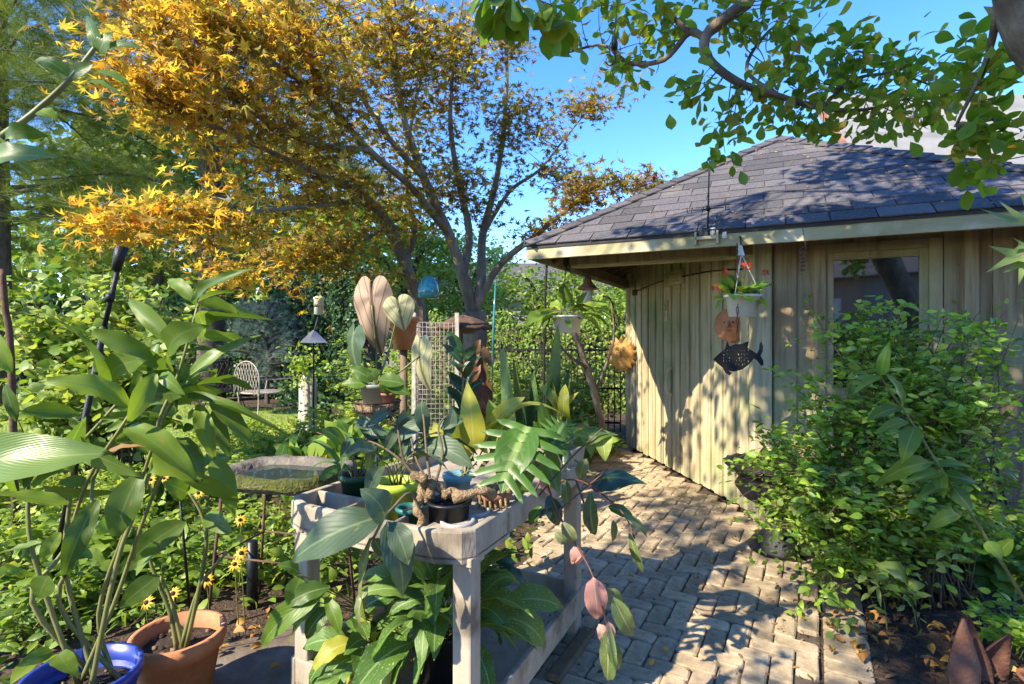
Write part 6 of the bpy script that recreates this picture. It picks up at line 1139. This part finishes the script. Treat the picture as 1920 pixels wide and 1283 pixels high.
m = MB(); m.tube([c + Vector((-.06, -.12, .2)), c + Vector((0, 0, .36))], .003, .003, 4); m.build('hanging_wire', IRON, q)
p, d_, n_ = dpt(1380, 0, .03); q = thing('clay_mask', 'orange clay face mask hung on the wall behind the white flower basket', 'plaque'); disc_face(q, Vector((p.x, p.y, 1.55 + (630 - 610) * p.y / 1000)) + n_ * .02, Vector((.80, -.6, 0)), Vector((0, 0, 1)), .14, 'face', TERRA, 0, .022)
# geranium basket
q = thing('flower_basket', 'white hanging basket of red geraniums under the shed eave', 'hanging basket'); p = at(1392, 594, 4.05); pot(q, p, .128, .165, WHITEPL, .02, .76)
hk = at(1388, 452, 4.05)
m = MB(); m.tube(spline([hk + Vector((0, .06, .02)), hk + Vector((0, .0, .03)), hk + Vector((.0, -.01, -.03))], 4), .006, .005, 6); m.build('hook', IRON, q)
m = MB(); m.prism([hk + Vector((-.012, 0, -.03)), hk + Vector((.012, 0, -.03)), hk + Vector((.035, 0, -.11)), hk + Vector((-.02, 0, -.11))], (0, .006, 0)); m.build('hanger_top', WHITEPL, q)
for a in (-.3, 1.8, 3.9): m = MB(); m.tube([hk + Vector((.01, 0, -.10)), p + Vector((.13 * math.cos(a), .13 * math.sin(a), .16))], .004, .004, 4); m.build('hanger', WHITEPL, q)
fountain(q, p + Vector((0, 0, .14)), 54, (.09, .2), .6, T_OVATE, L_BUSH, (-.1, 1.3), ms=[L_BUSH, L_COVERD, L_BUSH], rr=.09)
for (x, y) in ((1354, 512), (1437, 510), (1342, 535), (1400, 500)):
    c = at(x, y, 4.0); stem(q, [p + Vector((0, 0, .14)), (p + c) / 2 + Vector((0, 0, .12)), c], .0025, .002, CANE, 4, 'flower_stalk')
    for k in range(7 if y < 530 else 3): leaf(q, T_PETALS, L_RED, c + Vector((RN.uniform(-.03, .03), RN.uniform(-.02, .02), RN.uniform(-.025, .025))), c + Vector((RN.uniform(-.05, .05), RN.uniform(-.05, 0), RN.uniform(-.03, .04))), .026, name='flower')
# chain and fish
q = thing('fish_chime', 'flat black metal fish pierced with holes hanging on a chain', 'ornament'); D = 3.92; OUT = [(1338, 674), (1348, 664), (1360, 655), (1364, 640), (1368, 650), (1378, 646), (1392, 645), (1398, 642), (1404, 640), (1402, 652), (1412, 659), (1420, 664), (1424, 656), (1425, 645), (1428, 641), (1431, 650), (1430, 659), (1426, 667), (1431, 676), (1432, 684), (1428, 686), (1420, 676), (1414, 672), (1404, 684), (1392, 693), (1376, 697), (1366, 695), (1372, 700), (1368, 704), (1360, 699), (1356, 690), (1346, 682)]
m = MB(); m.prism([at(x, y, D) for x, y in OUT], (0, .008, 0)); fish = m.build('fish', mat('black_sheet', (.008, .008, .009), (.005, .005, .006), .6, 20, bump=.2), q)
cut = MB()
for k in range(46):
    x = 1358 + (k % 9) * 5.6 + RN.uniform(-1.5, 1.5); y = 657 + (k // 9) * 6.5 + RN.uniform(-1.5, 1.5) + abs(x - 1385) * .05
    if abs(x - 1376) < 4 or x > 1410 or y > 688 - abs(x - 1385) * .35: continue
    c = at(x, y, D); r = RN.uniform(.003, .0055); cut.add([c + Vector((r * math.cos(g), e, r * math.sin(g) * 1.3)) for e in (-.03, .05) for g in np.linspace(0, 6.283, 7)[:-1]], [(5, 4, 3, 2, 1, 0), (6, 7, 8, 9, 10, 11)] + [(i, (i + 1) % 6, 6 + (i + 1) % 6, 6 + i) for i in range(6)])
co = cut.build('cutter', None); bo = fish.modifiers.new('holes', 'BOOLEAN'); bo.operation = 'DIFFERENCE'; bo.object = co; bo.solver = 'EXACT'
dg = bpy.context.evaluated_depsgraph_get(); me2 = bpy.data.meshes.new_from_object(fish.evaluated_get(dg)); fish.modifiers.clear(); fish.data = me2; bpy.data.objects.remove(co)
for k in range(17):
    z0, z1 = at(0, 455 + k * 11, 4.0), at(0, 455 + (k + 1) * 11 + 2, 4.0); t = k / 17; cx = at(1386, 600, 4.0).x - .004 + (at(1385, 600, D).x - at(1386, 600, 4.0).x) * t; cy = 4.03 + (D - 4.02) * t
    h = (z0.z - z1.z) / 2; zc = (z0.z + z1.z) / 2; s = .008; pl = [(Vector((cx + (s * math.cos(g) if k % 2 else 0), cy + (0 if k % 2 else s * math.cos(g)), zc + h * math.sin(g)))) for g in np.linspace(0, 6.283, 11)]
    m = MB(); m.tube(pl, .0026, .0026, 5); m.build('chain_link', RUST, q)
# wire along wall, hooks, lamp box, weathervane
q = thing('wall_wire', 'thin dark cable sagging across the slanting doorway wall', 'cable'); pts = []
for px, py in ((1196, 547), (1240, 530), (1290, 518), (1345, 508), (1400, 505)): a, d_, n_ = dpt(px, 0, .045); pts.append(Vector((a.x, a.y, 1.55 + (630 - py) * a.y / 1000)))
m = MB(); m.tube(spline(pts, 4), .007, .007, 6); m.build('cable', IRON, q); m = MB(); m.box(pts[0] - Vector((0, 0, .01)), (.03, 0, 0), (0, .03, 0), (0, 0, .04)); m.build('junction_box', RUST, q)
q = thing('spiral_hook', 'rusty iron spiral hook hanging below the eave near the window', 'hook'); c = at(1505, 470, 3.85); m = MB(); m.tube([c + Vector((.0, 0, .16))] + [c + Vector(((.028 - .0009 * k) * math.cos(k * .55), 0, (.028 - .0009 * k) * math.sin(k * .55) - .006 * k * .2)) for k in range(24)], .0035, .003, 5); m.build('spiral', RUST, q)
for k in range(4): m = MB(); m.lathe([(.014, -.008), (.014, .008), (.002, .012)], c + Vector((.0, 0, -.05 - .03 * k)), 10, jag=.001); m.build('bead', RUST, q)
q = thing('eave_lamp', 'small wooden box lamp with glass cup fixed to the fascia', 'lamp'); c = at(1325, 447, 4.17); ex = SU; ey = SV
m = MB(); m.box(c, ex * .085, ey * .035, (0, 0, .012)); m.box(c + Vector((0, 0, .0)) + ex * .08, ex * .008, ey * .035, (0, 0, .05)); m.box(c - ex * .08, ex * .008, ey * .035, (0, 0, .05)); m.build('box', WOOD, q)
m = MB(); m.box(c - ex * .02 + Vector((0, 0, .045)), ex * .035, ey * .025, (0, 0, .033)); m.build('body', BLACKPL, q, .004); m = MB(); m.lathe([(.012, -.03), (.022, -.028), (.024, .03), (.018, .032), (.002, .02)], c + ex * .045 + Vector((0, 0, .045)), 14); m.build('glass_cup', WHITEPL, q); m = MB(); m.lathe([(.012, -.025), (.02, -.02), (.02, .025), (.002, .03)], c + ex * .13 + Vector((0, 0, .01)) + SV * .0 - SV * .0, 12); m.build('bulb', WHITEPL, q)
q = thing('weathervane', 'black iron weathervane pole with compass arms rising above the eave', 'weathervane'); b = at(1327, 440, 4.18); t = at(1330, 300, 4.18); m = MB(); m.tube([b, t], .007, .005, 6); m.build('pole', IRON, q)
m = MB(); m.lathe([(.03, -.03), (.035, 0), (.02, .03), (.002, .04)], b, 12); m.build('socket', IRON, q); cc = at(1328, 392, 4.18)
m = MB(); m.lathe([(.002, -.02), (.016, -.012), (.02, 0), (.016, .012), (.002, .02)], cc, 12); m.build('boss', IRON, q)
for s, ltr in ((-1, 'W'), (1, 'E')):
    m = MB(); m.tube([cc, cc + SU * s * .115], .004, .004, 5); m.build('arm', IRON, q); o_ = cc + SU * s * .14; h = .022
    st = {'W': [(-1, 1), (-.5, -1), (0, .5), (.5, -1), (1, 1)], 'E': [(.8, 1), (-.7, 1), (-.7, -1), (.8, -1)]}[ltr]
    m = MB(); m.tube([o_ + SU * x * h + Vector((0, 0, z * h)) for x, z in st], .004, .004, 5)
    if ltr == 'E': m.tube([o_ + SU * -.7 * h, o_ + SU * .6 * h], .004, .004, 5)
    m.build('letter', IRON, q)
for s in (-1, 1): m = MB(); m.tube([cc, cc + SV * s * .115], .004, .004, 5); m.build('arm', IRON, q)
q = thing('hook_cable', 'black lantern hook dangling on a cord from the magnolia', 'hook'); m = MB(); c = at(1152, 70, 2.6); m.tube([at(1160, -60, 2.6), at(1158, 0, 2.6), c], .002, .002, 4); m.build('cord', TWIG, q); m = MB(); m.tube([c, c - Vector((.0, 0, .06))], .012, .016, 8); m.build('weight', IRON, q); m = MB(); m.tube(spline([c - Vector((0, 0, .06)), c - Vector((-.005, 0, .11)), c - Vector((.02, 0, .14)), c - Vector((.045, 0, .12))], 4), .004, .003, 6); m.build('hook', IRON, q)
# urn
q = thing('garden_urn', 'black cast iron urn with flared fluted bowl on round foot', 'urn'); c = gnd(1462, 1038); c.z = .03
m = MB(); m.lathe([(.1, 0), (.205, 0), (.21, .025), (.19, .04), (.185, .06), (.12, .12), (.085, .19), (.075, .24), (.10, .27), (.08, .29)], c, 36); m.build('foot', IRON, q)
n = 56; vs = []; prof = [(.07, .28), (.14, .31), (.24, .37), (.29, .44), (.27, .50), (.30, .55), (.36, .585), (.365, .60), (.33, .595), (.26, .53), (.02, .50)]
for i, (r, z) in enumerate(prof):
    for k in range(n): g = 2 * math.pi * k / n; f = 1 + (.035 * abs(math.sin(g * 10)) if i in (1, 2, 3, 5, 6, 7, 8) else 0); vs.append(c + Vector((r * f * math.cos(g), r * f * math.sin(g), z + (.012 * abs(math.sin(g * 10)) if i > 5 and i < 9 else 0))))
m = MB(); m.add(vs, [(i * n + k, i * n + (k + 1) % n, (i + 1) * n + (k + 1) % n, (i + 1) * n + k) for i in range(len(prof) - 1) for k in range(n)] + [tuple(range(10 * n, 11 * n))], True); m.build('bowl', IRON, q)
m = MB(); m.lathe([(.27, .535), (.15, .56), (.002, .565)], c, 20, jag=.01); m.build('soil', POTSOIL, q)
stn = MB(); c = gnd(1552, 1046); stn.lathe([(.03, 0), (.042, .02), (.03, .045), (.002, .052)], c, 10, jag=.004); o = stn.build('garden_stone', PALESTONE); tag(o, 'small pale rounded stone lying beside the urn foot', 'stone')
# rusty metal petals
q = thing('metal_petals', 'rusty brown metal petals standing up out of the mulch', 'sculpture'); 
def petal(pts, thick, name):
    m = MB(); m.prism(pts, thick); m.build(name, TERRA_D, q, .004)
def curl(b, t, w, d, bow, name):
    b, t = at(*b, d), at(*t, d); ax = t - b; L = ax.length; ax.normalize(); s = ax.cross(Vector((0, -1, 0))).normalized(); nrm = s.cross(ax); V = []; N = 12; C = 7
    for th in (0, .008):
        for i in range(N + 1):
            f = i / N; ww = w * d / 1000 * (.75 + .7 * f if f < .35 else max(.02, (1 - f) / .65) ** .8)
            for j in range(C): u = -1 + 2 * j / (C - 1); V.append(b + ax * L * f + s * u * ww / 2 + nrm * (bow * (1 - u * u) * ww + .12 * L * f * f + th))
    F = []; K = (N + 1) * C
    for i in range(N):
        for j in range(C - 1): a = i * C + j; F += [(a, a + 1, a + C + 1, a + C), (K + a + C, K + a + C + 1, K + a + 1, K + a)]
    for i in range(N): F += [(i * C, i * C + C, K + i * C + C, K + i * C), (i * C + C - 1, K + i * C + C - 1, K + i * C + 2 * C - 1, i * C + 2 * C - 1)]
    F += [tuple(list(range(C)) + [K + j for j in range(C - 1, -1, -1)])]
    m = MB(); m.add(V, F, True); m.build(name, OLDMETAL, q)
curl((1812, 1310), (1788, 1148), 64, 2.26, .25, 'petal'); curl((1848, 1310), (1796, 1142), 50, 2.34, -.3, 'petal'); curl((1838, 1300), (1878, 1180), 74, 2.4, -.35, 'petal')
q = thing('clay_pot_shard', 'broken terracotta pot lying at the corner of the mulch bed', 'pot'); p = gnd(1945, 1300); pot(q, p + Vector((0, 0, .0)), .06, .07, TERRA, .02, .8, soil=False)
q = thing('trellis', 'black iron trellis stakes leaning among the bush stems', 'trellis')
for a, b in (((1905, 1085), (1830, 860)), ((1930, 1085), (1858, 850)), ((1885, 1085), (1870, 860))): m = MB(); p0_ = gnd(a[0], a[1]); m.tube([p0_, at(b[0], b[1], p0_.y + .1)], .009, .007, 6); m.build('stake', IRON, q)
for f in (.35, .7): m = MB(); g_ = lambda a, b: gnd(*a).lerp(at(b[0], b[1], gnd(*a).y + .1), f); m.tube([g_((1905, 1085), (1830, 860)), g_((1930, 1085), (1858, 850))], .006, .006, 5); m.build('cross_bar', IRON, q)
q = thing('timber_offcut', 'weathered timber offcut lying beside the bench on the mulch', 'timber'); m = MB(); a, b = gnd(1045, 1290), gnd(1105, 1195); m.bar(a + Vector((-.02, 0, .03)), b + Vector((0, 0, .03)), .07, .05); m.build('plank', TWIG, q, .01)

# ================================================================ houses
q = thing('neighbour_house', 'pale neighbouring house roof rising behind the shed', 'house'); HX, HD = 8.15, 12.0
SID = mat('pale_siding', (.23, .22, .20), (.185, .18, .16), .7, 3, bump=.1, rand=.12)
m = MB(); m.aabb((HX, HD + .15, 0), (HX + 9, HD + 8, 5.0)); m.build('wall', SID, q)
rf = obj('roof', None, q)
for k in range(15):
    z0, z1 = 4.95 + k * .2, 4.95 + (k + 1) * .2 + .02; y0, y1 = HD + k * .15, HD + (k + 1) * .15; x1 = HX + 3.3 - .0 * k
    m = MB(); m.box(((HX - .1 + HX + 9) / 2, (y0 + y1) / 2, (z0 + z1) / 2), (4.55, 0, 0), Vector((0, .078, .108)), Vector((0, -.03, .022))); m.build('siding_course', SID, rf)
m = MB(); m.bar((HX - .14, HD, 4.95), (HX - .14, HD + 2.25, 7.95), .06, .22); m.build('barge_board', TERRA_D, q)
q = thing('grey_roofed_house', 'grey roof of a distant house glimpsed between the maple stems', 'house'); m = MB(); m.aabb((-7, 26, 0), (4.5, 32, 3.4)); m.build('wall', SID, q); m = MB(); m.prism([(-7.4, 25.6, 3.3), (-7.4, 32.4, 3.3), (-7.4, 29, 5.5)], (12.4, 0, 0)); m.build('roof', SHINGLE, q)
q = thing('brick_house', 'brick house with pale gable standing opposite the shed window', 'house'); BR = bpy.data.materials.new('brickwork'); BR.use_nodes = True; ns = BR.node_tree.nodes; bt = ns.new('ShaderNodeTexBrick'); bt.inputs['Color1'].default_value = (.33, .2, .13, 1); bt.inputs['Color2'].default_value = (.26, .15, .1, 1); bt.inputs['Mortar'].default_value = (.4, .36, .3, 1); bt.inputs['Scale'].default_value = 5; tc = ns.new('ShaderNodeTexCoord'); mpn = ns.new('ShaderNodeMapping'); mpn.inputs['Rotation'].default_value = (math.radians(90), 0, 0); BR.node_tree.links.new(tc.outputs['Object'], mpn.inputs[0]); BR.node_tree.links.new(mpn.outputs[0], bt.inputs[0]); BR.node_tree.links.new(bt.outputs[0], ns['Principled BSDF'].inputs['Base Color'])
m = MB(); m.aabb((-7.0, -12, 0), (9, -7.6, 3.2)); m.build('wall', BR, q); m = MB(); m.prism([(-7.4, -12.4, 3.15), (-7.4, -7.2, 3.15), (-7.4, -9.8, 5.2)], (16.8, 0, 0)); m.build('roof', SHINGLE, q)
m = MB(); m.aabb((1.2, -7.62, .9), (2.6, -7.56, 2.3)); m.build('window', gm, q); m = MB(); m.aabb((3.4, -7.62, 0), (4.4, -7.55, 2.1)); m.build('door', WHITEPL, q)

m = MB(); m.aabb((-1.1, -7.6, 0), (.9, -7.54, 3.1)); m.build('siding_bay', SID, q); m = MB(); m.aabb((-2.6, -7.6, 1.2), (-1.7, -7.56, 2.6)); m.build('window', WHITEPL, q)

# ---------------------------------------------------------------- seat every root Empty at the base of its thing
bpy.context.view_layer.update()
for o in list(COL.objects):
    if o.type == 'EMPTY' and o.parent is None and o.children:
        pts = [c.matrix_world @ Vector(b) for c in o.children_recursive if c.type == 'MESH' for b in c.bound_box]
        if not pts: continue
        z = min(p.z for p in pts); near = [p for p in pts if p.z < z + 0.15]
        L = Vector((sum(p.x for p in near) / len(near), sum(p.y for p in near) / len(near), z))
        o.location = L
        for c in o.children: c.matrix_parent_inverse = Matrix.Translation(-L)
